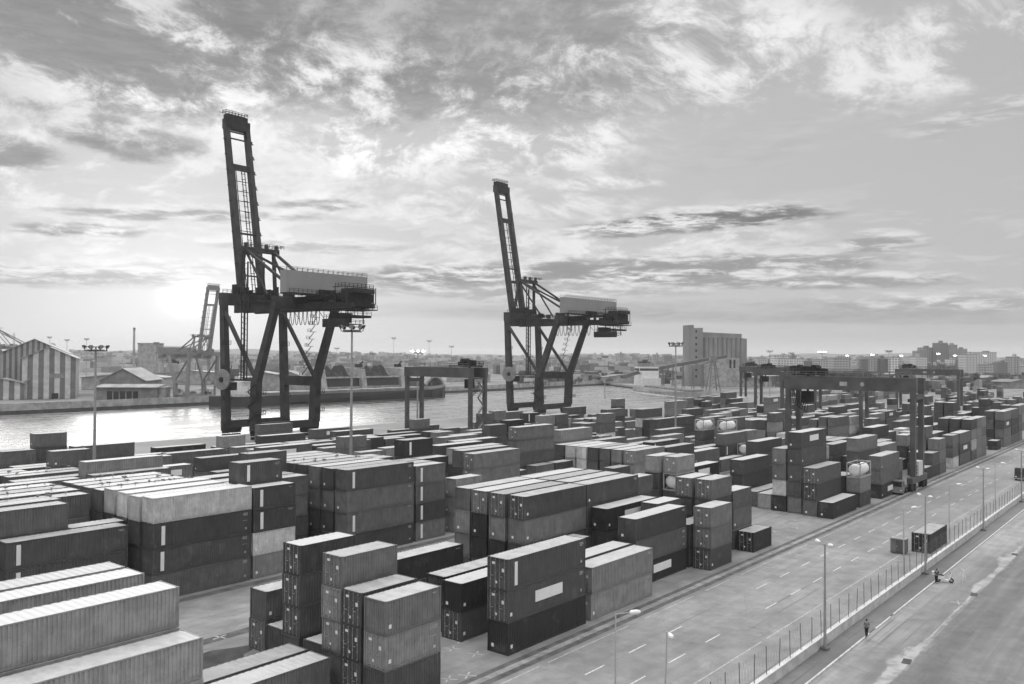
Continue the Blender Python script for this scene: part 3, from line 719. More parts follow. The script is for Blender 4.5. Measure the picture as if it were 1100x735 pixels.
bh = MB(); bh.tube((L / 2, CW / 2, CH / 2 + 1.1), (L / 2, CW / 2, CH / 2 + 1.28), .28, n=12)
HAT = bh.mesh('manhole', M_DARK)
TL = {('A', 7): 'white tank container tucked under the light grey end of a tall stack', ('A', 1): 'white tank container on a two-high grey stack near the tall gantry',
      ('B', 5): 'white tank container on a three-high stack, the one farther from the road of a pair', ('B', 3): 'white tank container on a three-high stack, the one nearer the road of a pair', ('B', 1): 'lower white tank container on a single container in the middle block'}
for (u, v, z, h, bk, row, desc) in TANKS:
    t = thing('tank_container', TL[bk, row], 'tank container', (u, v, z), 0, 'white tank containers'); t.scale = (1, 1, h / CH)
    for nm, m_ in (('frame', FRM), ('tank', DRM), ('manhole', HAT)):
        o = bpy.data.objects.new(nm, m_); COL.objects.link(o); o.parent = t
print('containers', len(BOXES), 'shown', len(shown), 'tiny at cut', BOXES[chosen[-1]]['vis'])

# ------------------------------------------------------------------ ship to shore cranes on the quay
M_REEL = mat('cable reel', .22, .5)
def make_quay_crane(label):
    T = thing('quay_crane', label, 'quay crane', (170, 241, 0), 0, 'tall quay cranes with raised booms')
    P = lambda nm, bm_, m_=M_STEELD, par=None: bm_.build(nm, m_, par or T)
    for x in (-11.5, 11.5):
        b = MB(); b.bar((x, 8, 4.5), (x, 10.2, 45), 2.0, 2.9, 1.8, 2.3); P('leg', b)
        b = MB(); b.bar((x, -8, 4.5), (x, -8.6, 19), 2.2, 3.4, 2.1, 3.2); b.bar((x, -8.6, 18), (x, -18.6, 42.5), 2.0, 2.7, 1.8, 2.1); P('leg', b)
        b = MB(); b.tube((x, 9.6, 41), (x, -7.9, 19.5), .72, n=8); P('brace', b)
    for y in (8, -8):
        b = MB(); b.box(-13, y - .8, 2.8, 13, y + .8, 5.2); P('sill_beam', b)
        for x in (-9.5, 9.5):
            b = MB()
            b.box(x - 3.6, y - .45, 1.9, x + 3.6, y + .45, 2.8)
            for k in (-2.6, -.9, .9, 2.6):
                b.box(x + k - .75, y - .4, 1.1, x + k + .75, y + .4, 1.9)
                for q in (-.4, .4): b.lathe((x + k + q * .95, y - .3, .45), (0, 1, 0), [(0, .42), (.08, .45), (.52, .45), (.6, .42)], 12)
            P('bogie', b, M_DARK)
    b = MB(); b.box(10.6, -7.2, 16.4, 12.4, 7.6, 19.6); P('portal_beam', b)
    b = MB(); b.bar((-11.5, -7.5, 18.6), (-11.5, 8, 18.6), .5, .6); b.rails([(-11.9, -7.5, 18.9), (-11.9, 8, 18.9)]); P('walkway', b)
    b = MB(); b.box(-12.6, 9.2, 43.0, 12.6, 11.4, 47.0); P('cross_beam', b)
    b = MB(); b.box(-12.6, -19.6, 41.0, 12.6, -17.6, 44.8); P('cross_beam', b)
    for x in (-3.6, 4.4):
        b = MB(); b.hexa([(x - .6, -45, 40.9), (x + .6, -45, 40.9), (x + .6, 15.5, 40.8), (x - .6, 15.5, 40.8), (x - .6, -45, 42.4), (x + .6, -45, 42.4), (x + .6, 15.5, 44.6), (x - .6, 15.5, 44.6)]); P('girder', b)
    b = MB()
    for y in (-44.5, -44, -36, -27, -10, 0): b.box(-3.0, y - .3, 41.4, 3.8, y + .3, 42.6)
    b.box(-5, -46, 40.2, 5.2, -36, 40.5); b.box(-6.5, -40, 44.4, 5.2, -17, 44.7)
    for z, y0, y1 in ((40.5, -46, -40), (44.7, -40, -24)):
        b.rails([(-6.4, y1, z), (-6.4, y0, z), (5.1, y0, z), (5.1, y1, z)], 1.2, .05, 1.8)
    b.box(-5, -44, 42.6, 5.5, -38, 45.2); b.box(-4, -46, 45.2, 4, -40, 46.6); b.rails([(-6.2, -40, 46.8), (-6.2, -44.5, 46.8), (4.8, -44.5, 46.8)], 1.2, .06, 1.5)
    for y in (-44.5, -45.5, -40): b.bar((-6.2, y, 42), (-6.2, y, 47), .2); b.bar((4.8, y, 42), (4.8, y, 47), .2)
    b.bar((-6.2, -44.5, 47), (-6.2, -39, 47), .25); b.bar((-6.2, -44.5, 47), (4.8, -44.5, 47), .25)
    P('rear_platform', b, M_DARK)
    b = MB()
    for k in range(9):
        yy = -14 - k * 2.1
        pts = [Vector((-5.2, yy - .85 * math.cos(t), 40.4 - 4.4 * math.sin(t))) for t in [i * math.pi / 8 for i in range(9)]]
        b.path(pts, .13, 4)
    b.box(-5.3, -46, 40.45, -5.1, 8, 40.7); P('festoon_cable', b, M_DARK)
    b = MB(); b.box(-2.6, -37, 36.6, 2.8, -34, 39.6); b.rails([(-3.4, -33, 36.2), (-3.4, -42, 36.2), (3.4, -42, 36.2)], 1.1, .06); b.box(-3.4, -41, 36, 3.4, -33, 36.2)
    for x in (-3, 3):
        for y in (-42, -34): b.bar((x, y, 36), (x, y, 41), .25)
    b.box(-4.5, -44, 38.0, 4.5, -38, 38.7); b.rails([(-4.5, -44, 38.7), (4.5, -44, 38.7)], 1.1, .05)
    P('trolley', b, M_DARK)
    b = MB(); b.cur = 0; b.box(-17, -31, 45.2, 14.2, -28, 51.8); hs = P('machinery_house', b, M_PANEL)
    b = MB(); b.rails([(-16.9, -30.9, 51.8), (14.1, -30.9, 51.8), (14.1, -28.1, 51.8), (-16.9, -28.1, 51.8)], 1.1, .05, 1.9); P('handrail', b, M_RAIL, hs)
    b = MB()
    for x in (-5.2, -3.6, -2, -.4): b.box(x, -31.9, 45.1, x + 1.1, -31.0, 46.6)
    b.box(-17, -32.6, 44.75, 14.2, -28, 45.15); b.rails([(-17, -32.5, 45.15), (14, -32.5, 45.15)], 1.1, .05); P('house_walkway', b, M_DARK, hs)
    # raised boom
    h = Vector((2.6, 15.0, 46.0)); a = R(80.0); dr = Vector((0, math.cos(a), math.sin(a))); nn = Vector((0, -math.sin(a), math.cos(a)))
    bo = MB()
    for x in (-4.1, 4.1):
        p0 = h + Vector((x, 0, 0)); bo.bar(p0, p0 + dr * 64, 1.75, 2.4, 1.6, 1.9)
    boom = P('boom', bo)
    for t_, w_ in ((8, .5), (16.5, 1.3), (23, .7), (47, 2.0), (57.5, .5), (60, .5)):
        b = MB(); b.bar(h + dr * t_ - Vector((3.5, 0, 0)), h + dr * t_ + Vector((3.5, 0, 0)), w_ * .6, w_); P('cross_tie', b, M_STEELD, boom)
    b = MB(); b.bar(h + dr * 62.6 - Vector((4.8, 0, 0)), h + dr * 62.6 + Vector((4.8, 0, 0)), 2.6, 3.4); b.bar(h + dr * 65 - Vector((4.2, 0, 0)), h + dr * 65 + Vector((4.2, 0, 0)), 2.2, 2.2)
    t2 = h + dr * 66.4; b.rails([t2 + Vector((-4.4, -1, 0)), t2 + Vector((4.4, -1, 0)), t2 + Vector((4.4, 1.2, 0)), t2 + Vector((-4.4, 1.2, 0)), t2 + Vector((-4.4, -1, 0))], 1.1, .06, 1.2)
    b.bar(t2 + Vector((-4, 0, 0)), t2 + Vector((-6.5, 0, 0)), .12); P('boom_head', b, M_DARK, boom)
    b = MB()                                                     # ladder and cable lines inside the boom
    for x in (-2.4, -1.9, .4, 1.6): b.bar(h + Vector((x, 0, 0)) + dr * 2, h + Vector((x, 0, 0)) + dr * 46.5, .22)
    for i in range(22): b.bar(h + dr * (3 + 2 * i) + Vector((-.0, 0, 0)), h + dr * (3 + 2 * i) + Vector((1.9, 0, 0)), .18)
    for i in range(6): b.bar(h + dr * (24 + 3.6 * i) + Vector((-3.4, 0, 0)), h + dr * (24 + 3.6 * i) + Vector((2.4, 0, 0)), .22)
    P('ladder', b, M_DARK, boom)
    for i in range(9):
        q = h + dr * (12 + i * 5.6)
        b = MB(); b.bar(q + Vector((4.6, 0, 0)), q + Vector((6.3, 0, 0)), .32); b.box(q.x + 4.8, q.y - .5, q.z, q.x + 5.6, q.y + .5, q.z + .9); P('bracket', b, M_DARK, boom)
        b = MB(); b.bar(q - Vector((4.6, 0, 0)), q - Vector((5.8, 0, 0)), .24); P('bracket', b, M_DARK, boom)
    # a frame over the water side legs
    b = MB()
    for x in (-6.5, 8.5):
        b.bar((x, 10.2, 47), (x * .75, 8.5, 62), .9, 1.1); b.bar((x * .75, 8.5, 62), (x * .62, -17, 47.5), .8, .8); b.bar((x * .7, 8.2, 61), (x * .6, -4, 45), .55)
    b.box(-6.4, 7.6, 61.2, 8.2, 9.6, 62.8); b.bar((-4.9, 8.5, 62), (8.2, -17.5, 47), .8)
    b.rails([(-6.4, 5.1, 62.8), (8.2, 5.1, 62.8), (8.2, 9.8, 62.8), (-6.4, 9.8, 62.8)], 1.1, .06, 1.4)
    for x in (-5, -1, 3, 7): b.box(x, 8, 62.8, x + .9, 9, 64.2)
    P('apex_frame', b)
    b = MB()
    for i in range(12):
        x = -8 + i * 1.5; b.box(x, 9.0, 47, x + random.uniform(.3, .9), 11, 47 + random.uniform(.6, 3.2))
    b.rails([(-12.5, 9.2, 47), (12.5, 9.2, 47)], 1.1, .06, 1.5); b.bar((-3, 9.5, 47), (-3, 9.5, 58), .4); b.bar((3.4, 9.5, 47), (3.4, 9.5, 58.5), .35)
    P('winch_gear', b, M_DARK)
    random.seed(6); b = MB()
    for i in range(34):
        yy = random.uniform(-44, 14); xx = random.choice((-5.0, -4.4, 5.2)); b.box(xx, yy, 42.6 if yy < -20 else 44.6, xx + random.uniform(.4, 1.1), yy + random.uniform(.5, 2.2), (42.6 if yy < -20 else 44.6) + random.uniform(.5, 2.0))
    for x in (-5.0, 5.6): b.box(x - .5, -38, 44.3, x + .5, 15, 44.5); b.rails([(x + (.5 if x > 0 else -.5), 15, 44.5), (x + (.5 if x > 0 else -.5), -38, 44.5)], 1.1, .05, 1.8)
    for yy in (-48, -42, -34, -22): b.bar((-5.5, yy, 40.6), (-5.5, yy, 37.8), .14); b.bar((-5.5, yy, 37.8), (-5.5, yy + 3, 40.6), .12)
    b.rails([(-5.5, -45, 37.6), (-5.5, -34, 37.6)], 1.2, .06, 1.2); b.box(-6.1, -45, 35.1, -4.9, -34, 37.6)
    P('girder_gear', b, M_DARK)
    b = MB()
    for x in (-11.5, 11.5):
        for z in (12, 22, 30, 38): b.box(x - 1.6, 6.6 + z * .05, z, x + 1.6, 7.4 + z * .05, z + .18); b.rails([(x - 1.6, 6.7 + z * .05, z + .18), (x + 1.6, 6.7 + z * .05, z + .18)], 1.1, .06, .8)
        for z in (8, 14): b.box(x - 1.8, -11.2, z, x + 1.8, -9.6, z + .18); b.rails([(x - 1.8, -11.1, z + .18), (x + 1.8, -11.1, z + .18)], 1.1, .06, .8)
    P('leg_platform', b, M_DARK)
    # cable reel, stairs, lift
    b = MB(); b.lathe((-13.6, 6.9, 18.6), (-1, -.25, 0), [(0, .5), (.02, 3.3), (.35, 3.4), (.7, 3.3), (.72, .5)], 28); rl = P('cable_reel', b, M_REEL)
    b = MB(); b.lathe((-14.3, 6.7, 18.6), (-1, -.25, 0), [(0, .9), (.35, .8)], 14); P('hub', b, M_DARK, rl)
    b = MB(); b.box(-12.8, 3.4, 15.2, -10.6, 6.3, 17.8); P('electric_box', b, M_DARK)
    b = MB(); zz_ = 3.0; s_ = 1
    while zz_ < 17:
        b.bar((-12.9, -8 - 2.0 * s_, zz_), (-12.9, -8 + 2.0 * s_, zz_ + 2.4), .35, .15); b.bar((-12.9, -8 - 2.0 * s_, zz_ + 1.0), (-12.9, -8 + 2.0 * s_, zz_ + 3.4), .08)
        b.box(-13.5, -8 + 2.0 * s_ - .7, zz_ + 2.3, -12.4, -8 + 2.0 * s_ + .7, zz_ + 2.42); zz_ += 2.4; s_ = -s_
    P('staircase', b, M_DARK)
    b = MB()
    for q in ((-12.9, -3.6), (-12.9, -2.2), (-11.7, -3.6), (-11.7, -2.2)): b.bar((q[0], q[1], 18.5), (q[0], q[1], 58.5 if q[0] < -12 else 47), .30)
    for i in range(22):
        z = 19 + i * 1.75; b.bar((-12.9, -3.6, z), (-12.9, -2.2, z + .8), .16); b.bar((-12.9, -3.6, z), (-11.7, -3.6, z), .16)
    P('lift_tower', b, M_DARK)
    b = MB()
    for i in range(9):
        z = 20 + i * 2.4; b.box(8.5, -5.5 - i * .7, z, 10.8, -3.9 - i * .7, z + .12); b.rails([(8.4, -5.5 - i * .7, z), (8.4, -3.9 - i * .7, z)], 1, .05, .8)
        b.bar((8.6, -5 - i * .7, z), (10.6, -5 - i * .7, z + 2.3), .18)
    P('stair_flight', b, M_DARK)
    return T
qc = make_quay_crane('nearer tall quay crane with raised boom and big cable reel on its leg')
q2 = dup(qc, (316.5, 241, 0), None, 'farther and smaller looking tall quay crane with raised boom, by the small yard gantry')
for ch in q2.children:
    if ch.name.startswith('machinery_house'): ch.scale.x = 1.28; ch.location.x = -1.2

# ------------------------------------------------------------------ rubber tyred gantries spanning the stacks
def make_gantry(label):
    T = thing('yard_gantry', label, 'gantry crane', (189.3, 46.7, 0), 0, 'yard gantries spanning the container blocks')
    W, sx, top = 25.8, 3.1, 22.0
    P = lambda nm, bm_, m_=M_STEELM, par=None: bm_.build(nm, m_, par or T)
    for y in (0, W):
        for x in (-sx, sx):
            b = MB(); b.bar((x, y, 2.6), (x, y, top - 2.6), 1.0, 1.0); P('leg', b)
        b = MB(); b.box(-sx - 2.6, y - .55, 1.5, sx + 2.6, y + .55, 2.7); P('sill_beam', b)
        b = MB(); b.box(-sx - .6, y - .5, top - 4.2, sx + .6, y + .5, top - 3.2) if y == 0 else b.box(-sx - .6, y - .45, top - 3.1, sx + .6, y + .45, top - 2.7); P('tie_beam', b)
        for x in (-sx - 1.2, sx + 1.2):
            b = MB()
            for k in (-1.0, 1.0):
                for q in (-.32, .32):
                    b.lathe((x + k, y + q - .2, .75), (0, 1, 0), [(0, .4), (.03, .70), (.1, .75), (.3, .75), (.37, .70), (.4, .4)], 18)
            P('wheel', b, M_RUBBER)
            b = MB(); b.box(x - 1.3, y - .12, .7, x + 1.3, y + .12, 1.5); P('bogie', b, M_DARK)
    for x in (-sx, sx):
        b = MB(); b.box(x - .6, -.75, top - 2.7, x + .6, W + .75, top); g_ = P('girder', b)
        b = MB(); b.rails([(x + (1.0 if x > 0 else -1.0), 0, top), (x + (1.0 if x > 0 else -1.0), W, top)], 1.1, .04, 2.0); P('handrail', b, M_RAIL, g_)
    b = MB(); b.box(-sx - .62, W * .50, top - 1.8, -sx - .60, W * .56, top - .95); P('white_panel', b, mat('dull white plate', .40, .6))
    b = MB(); b.lathe((-sx - .605, W * .38, top - 1.4), (-1, 0, 0), [(0, .42), (.02, .4)], 16); P('round_plate', b, mat('dull white plate', .40, .6))
    b = MB(); b.box(-3.4, W - 8.2, top + .25, 3.4, W - 1.0, top + .6)
    random.seed(4)
    for i in range(16):
        x0 = random.uniform(-3.2, 2.0); y0 = random.uniform(W - 8, W - 2.5); b.box(x0, y0, top + .6, x0 + random.uniform(.5, 1.2), y0 + random.uniform(.4, 1.1), top + random.uniform(.9, 2.2))
    b.rails([(-3.5, W - 8.3, top + .6), (-3.5, W - .9, top + .6), (3.5, W - .9, top + .6)], 1.1, .05); b.lathe((-1.6, W - 5, top + 1.8), (1, 0, 0), [(0, .6), (.1, .7), (3, .7), (3.1, .6)], 14)
    tr = P('trolley', b, M_DARK)
    b = MB(); b.box(-1.0, W - 4.2, top - 5.6, 1.1, W - 2.2, top - 3.2); b.bar((0, W - 3.2, top - 3.2), (0, W - 3.2, top + .3), .4); P('cabin', b, M_DARK, tr)
    b = MB()
    for i in range(6):
        q = [Vector((-2.0, W - 1.0 - i * .5, top - 3 - 3.2 * math.sin(t) - i * .3)) + Vector((0, .5 * math.cos(t), 0)) for t in [k * math.pi / 6 for k in range(7)]]; b.path(q, .08, 4)
    P('festoon_cable', b, M_DARK, tr)
    b = MB(); b.box(-1.6, -.7, 2.75, 1.5, .9, 5.6); pw = P('power_house', b, mat('white machine housing', .62, .5, var=.1))
    b = MB()
    for z in (3.2, 3.8, 4.4): b.box(-1.64, -.4, z, -1.60, .6, z + .35)
    P('louvre', b, M_DARK, pw)
    b = MB(); z = 2.9; s_ = 1
    while z < top - 5:
        b.bar((-sx + 1 - 1.2 * s_ + 1.8, W + .9, z), (-sx + 1 + 1.2 * s_ + 1.8, W + .9, z + 2.2), .5, .12); b.bar((-sx + 2.8 - 1.2 * s_, W + 1.1, z + 1), (-sx + 2.8 + 1.2 * s_, W + 1.1, z + 3.2), .06); z += 2.2; s_ = -s_
    P('staircase', b, M_RAIL)
    return T
rg = make_gantry('large yard gantry over the roadside block, in front of the others'); rg.scale.z = 1.03
for (u, v, hs, lb) in ((185.5, 189.4, 1.06, 'yard gantry by the water with floodlit mast behind it, standing between the tall quay cranes'),
                       (286, 86.5, 1.0, 'yard gantry whose beam ends just behind the large roadside gantry'), (423, 86.5, 1.0, 'far yard gantry with trolley at its road end, behind the large gantry'),
                       (357, 126.5, 1.0, 'yard gantry half hidden behind the left legs of the large roadside gantry'), (430, 166, 1.0, 'small looking yard gantry in front of the grain silo and moored ship')):
    c = dup(rg, (u, v, 0), math.pi if v > 180 else None, lb); c.scale = (1, 1, hs)

# ------------------------------------------------------------------ masts, lamps
M_LAMP = bpy.data.materials.new('lit floodlight'); M_LAMP.use_nodes = True
pb = M_LAMP.node_tree.nodes['Principled BSDF']; pb.inputs['Emission Color'].default_value = (1, 1, 1, 1); pb.inputs['Emission Strength'].default_value = 14.0
def make_mast(lit):
    b = MB(); b.tube((0, 0, 0), (0, 0, 29), .34, .16, 10)
    T = b.build('light_mast', M_GALV)
    b = MB(); b.lathe((0, 0, 28.2), (0, 0, 1), [(0, .2), (.1, 1.5), (.25, 1.5), (.3, .2)], 16); b.box(-2.2, -.1, 28.1, 2.2, .1, 28.3); b.box(-.1, -2.2, 28.1, .1, 2.2, 28.3); b.box(-1.9, -.1, 28.9, 1.9, .1, 29.05); fr = b.build('lamp_ring', M_RAIL, T)
    for i in range(8):
        a = i * math.pi / 4; x, y = 2.1 * math.cos(a), 2.1 * math.sin(a)
        b = MB(); b.lathe((x, y, 29.0), (math.cos(a), math.sin(a), -.6), [(-.28, .12), (-.1, .3), (.14, .42), (.16, .40)], 10); b.bar((x * .9, y * .9, 28.2), (x, y, 29), .1); L_ = b.build('floodlight', M_DARK, T)
        b = MB(); b.lathe((x + math.cos(a) * .15, y + math.sin(a) * .15, 28.9), (math.cos(a), math.sin(a), -.6), [(0, .38), (.02, .36)], 10); b.build('lens', M_LAMP if lit else M_GALV, L_)
    return T
m0 = make_mast(False); m1 = make_mast(True)
def mast_at(pxx, v, topy, src, label, first=False):
    t = (pxx - 550) / 921.3; z = v / (.631 - .7755 * t); p = fw * z + rt * (t * z)
    top = CAM_H - (topy - (383.1 + (pxx - 550) * .006)) * z / 921.3
    o = src if first else dup(src); o.location = (p.x, p.y, 0); o.scale = (1, 1, top / 29.0); tag(o, label, 'light mast', 'high light masts around the port'); return o
mast_at(103, 160, 372.5, m0, 'high light mast in front of the striped warehouse', True)
mast_at(378, 120, 351, m0, 'high light mast beside the nearer tall quay crane')
mast_at(726, 122, 369, m0, 'high light mast between the farther quay crane and the grain silo')
mast_at(449, 204, 377, m1, 'lit high mast inside the small yard gantry by the water', True)
mast_at(883, 190, 378, m1, 'lit high mast above the large roadside gantry')
mast_at(650, 300, 383, m0, 'small far high mast right of the farther quay crane, before the water')
mast_at(955, 170, 377, m0, 'far unlit mast rising behind the beam of the large gantry')
mast_at(827, 240, 377, m0, 'far unlit mast just right of the grain silo')
for i, (x, y, D_) in enumerate(sorted(((423, 363, 900), (461, 366, 900), (485, 372, 820), (567, 372, 900), (168, 368, 700), (93, 364, 800), (72, 365, 820), (53, 362, 850), (362, 374, 800), (400, 380, 700), (850, 379, 700)))):
    ux, uy, h_ = camdir(x, y, D_); o = dup(m0, (ux, uy, 0)); o.scale = (1, 1, h_ / 29); tag(o, f'{ordw(i)} thin far mast along the opposite shore counted from the striped warehouse', 'light mast', 'high light masts around the port')
for i, (x, y, D_) in enumerate(sorted(((937, 381, 700), (968, 382, 760), (910, 382, 760), (1008, 380, 700), (1026, 382, 760), (1058, 382, 900)))):
    ux, uy, h_ = camdir(x, y, D_); o = dup(m1, (ux, uy, 0)); o.scale = (.55, .55, h_ / 29); tag(o, f'{ordw(i)} small lit mast before the city blocks counted from the grain silo', 'light mast', 'high light masts around the port')

def make_wall_lamp():
    b = MB(); b.tube((0, 0, .25), (0, 0, 9.6), .15, .07, 10); T = b.build('lamp_post', M_GALV)
    b = MB(); b.box(-.32, -.32, 0, .32, .32, .22); b.build('base', mat('lamp base', .14, .8), T)
    for s_, L in ((1, .9), (-1, .6)):
        b = MB(); b.tube((0, 0, 9.45), (s_ * L * .6, s_ * L * .8, 9.6), .05, n=6); a = b.build('arm', M_GALV, T)
        b = MB(); b.lathe((s_ * L * .5, s_ * L * .7, 9.6), (s_ * .6, s_ * .8, .12), [(0, .08), (.1, .16), (.5, .17), (.65, .06)], 8); b.build('lamp_head', M_WHITE, a)
    return T
wl = make_wall_lamp()
for i, u in enumerate((79.0, 114.6, 149.5, 184.0, 219, 254, 289)):
    o = wl if i == 0 else dup(wl); o.location = (u, 27.35, .1)
    tag(o, ('tall lamp post at the white wall, near the standing man', 'tall lamp post at the wall just behind the scooter')[i] if i < 2 else f'tall lamp post at the white wall, {ordw(i)} along from the camera end', 'lamp post', 'lamp posts along the white wall')
def make_slim_lamp():
    b = MB(); b.tube((0, 0, 0), (0, 0, 8), .075, .05, 8); T = b.build('street_lamp', mat('pale lamp pole', .42, .5, var=.1))
    b = MB(); b.tube((0, 0, 7.95), (0, -1.2, 8.15), .035, n=6); a = b.build('arm', M_GALV, T)
    b = MB(); b.lathe((0, -1.0, 8.12), (0, -1, .1), [(0, .06), (.1, .16), (.55, .18), (.8, .08)], 10); b.build('lamp_head', M_WHITE, a)
    return T
sl = make_slim_lamp()
for i, (u, v, rz, tx, lb) in enumerate(((53.4, 33.6, .55, 0, 'slim street lamp with its arm over the road, beside the kerb nearest the camera'), (52.0, 28.9, -.9, .03, 'slim leaning street lamp with pale head at the lower edge'), (113.6, 29.6, .8, 0, 'slim street lamp standing before the lone dark container by the fence'),
        (139.4, 30.0, .6, 0, 'slim street lamp at the far end of the lone dark container'), (173.1, 29.8, .7, 0, 'slim street lamp by the fence, next past the lone container'), (205, 29.8, .7, 0, 'slim street lamp by the fence next to the parked truck'))):
    o = sl if i == 0 else dup(sl); o.location = (u, v, 0); o.rotation_euler = (0, tx, rz); tag(o, lb, 'street lamp', 'slim street lamps inside the fence')

# ------------------------------------------------------------------ wall and fence beside the street
T = thing('boundary_wall', 'low white concrete wall between the port road and the street', 'wall', (0, 0, 0))
b = MB(); b.box(40, 27.75, 0, 420, 28.1, 1.0); b.build('wall_body', M_CONC, T)
b = MB(); b.box(40, 27.71, 1.0, 420, 28.14, 1.07); b.build('coping', mat('wall coping', .62, .8, var=.12), T)
T = thing('wire_fence', 'thin wire fence with many slim posts on top of the white wall', 'fence', (0, 0, 0))
M_POST = mat('fence post', .14, .6); pm = MB(); pm.bar((0, 0, 1.05), (0, 0, 3.35), .05); pme = pm.mesh('post', M_POST)
for i in range(96):
    o = bpy.data.objects.new('post', pme); COL.objects.link(o); o.parent = T; o.location = (42 + i * 2.52, 27.93, .02); o.rotation_euler = (random.uniform(-.03, .03), random.uniform(-.02, .02), 0)
b = MB()
for z in (1.3, 2.2, 3.2): b.tube((42, 27.93, z), (282, 27.93, z), .007, n=4)
for i in range(430):
    u = 42 + i * .56; b.bar((u, 27.93, 1.1), (u + .56, 27.93, 3.2), .006); b.bar((u, 27.93, 3.2), (u + .56, 27.93, 1.1), .006)
b.build('wire_mesh', mat('fence wire', .28, .5), T)

# ------------------------------------------------------------------ small things by the road
k = dict(u=127.4, v=29.8)
r_ = thing('shipping_container', 'lone dark container standing at the fence side of the road', 'container', (127.4, 29.75, 0), 0, 'shipping containers stacked in the yard'); r_.scale = (1.55, 1, .98)
child('wall', CM[20, 'wall_door'], r_, .045); child('roof', CM[20, 'roof'], r_, .12); child('frame', CM[20, 'frame'], r_, .05)
for s in (0, 1):
    q = child('door', CM['door', s], r_, .035)
    for rr in (0, 1): child('lock_rod', CM['rod', s, rr], q, .05)
T = thing('site_cabin', 'small grey cabin box beside the lone dark container', 'cabin', (124.6, 32.3, 0))
b = MB(); b.box(0, 0, .12, 1.5, 1.9, 1.95); b.build('body', mat('grey cabin', .15, .7), T)
b = MB(); b.box(-.06, -.06, 1.95, 1.56, 1.96, 2.05); b.build('roof', mat('grey cabin roof', .3, .7), T)
b = MB(); b.box(-.02, .4, .2, -.005, 1.2, 1.8); d_ = b.build('door', mat('cabin door', .09, .6), T); b = MB(); b.box(-.05, 1.05, .95, -.02, 1.12, 1.1); b.build('handle', M_ROD, d_)
T = thing('barrier_frame', 'thin white frame barrier standing alone on the street', 'barrier', (113.6, 23.0, 0), .7)
b = MB()
for x in (-.35, .35): b.tube((x, -.25, 0), (x, 0, 1.55), .025, n=6); b.tube((x, .25, 0), (x, 0, 1.55), .025, n=6)
b.build('leg_frame', M_WHITE, T); b = MB(); b.tube((-.35, 0, 1.55), (.35, 0, 1.55), .03, n=6); b.tube((-.35, -.12, .8), (.35, -.12, .8), .02, n=6); b.build('rail', M_WHITE, T)
def wheel(par, x, y, r, w, name='wheel', rim=True):
    b = MB(); b.lathe((x, y - w / 2, r), (0, 1, 0), [(0, r * .55), (.02, r * .93), (w * .25, r), (w * .75, r), (w - .02, r * .93), (w, r * .55)], 20); o = b.build(name, M_RUBBER, par)
    if rim: b = MB(); b.lathe((x, y - w / 2 - .01, r), (0, 1, 0), [(0, r * .3), (.01, r * .52), (w + .01, r * .52), (w + .02, r * .3)], 14); b.build('rim', M_ROD, o)
    return o
# yard tractor beside the gantry
def make_truck(name, label, loc, rz, cabv, bodyv, box):
    T = thing(name, label, 'truck', loc, rz)
    b = MB(); b.box(-2.6, -.45, .62, 3.0, .45, .9); b.build('chassis', M_DARK, T)
    b = MB(); b.hexa([(-2.9, -1.2, .6), (-1.2, -1.2, .6), (-1.2, 1.2, .6), (-2.9, 1.2, .6), (-2.6, -1.1, 2.75), (-1.25, -1.1, 2.75), (-1.25, 1.1, 2.75), (-2.6, 1.1, 2.75)]); c_ = b.build('cab', mat(name + ' cab paint', cabv, .4), T)
    b = MB(); b.hexa([(-2.84, -1.0, 1.6), (-2.80, -1.0, 1.6), (-2.80, 1.0, 1.6), (-2.84, 1.0, 1.6), (-2.70, -.95, 2.5), (-2.66, -.95, 2.5), (-2.66, .95, 2.5), (-2.70, .95, 2.5)]); b.build('windscreen', M_GLASS, c_)
    for s_ in (-1, 1):
        b = MB(); b.box(-2.3, s_ * 1.19 - .02, 1.6, -1.5, s_ * 1.19 + .02, 2.4); b.build('side_window', M_GLASS, c_)
        b = MB(); b.box(-2.93, s_ * .85 - .18, .8, -2.88, s_ * .85 + .18, 1.0); b.build('headlight', M_WHITE, T)
        for x in (-2.0, 1.3, 2.4): wheel(T, x, s_ * .95, .5, .32)
    b = MB(); b.box(-3.0, -1.2, .42, -2.85, 1.2, .62); b.build('bumper', M_GALV, T)
    b = MB(); b.box(-.95, -1.2, 1.0, 3.4, 1.2, box); b.build('body', mat(name + ' body paint', bodyv, .5), T)
    return T
make_truck('yard_tractor', 'small yard tractor with wide windscreen at the foot of the large gantry', (181.2, 48.0, 0), .06, .20, .05, 1.3)
make_truck('parked_truck', 'dark truck on the port road at the picture edge beside the fence', (219.5, 32.4, 0), 0, .05, .045, 2.2)

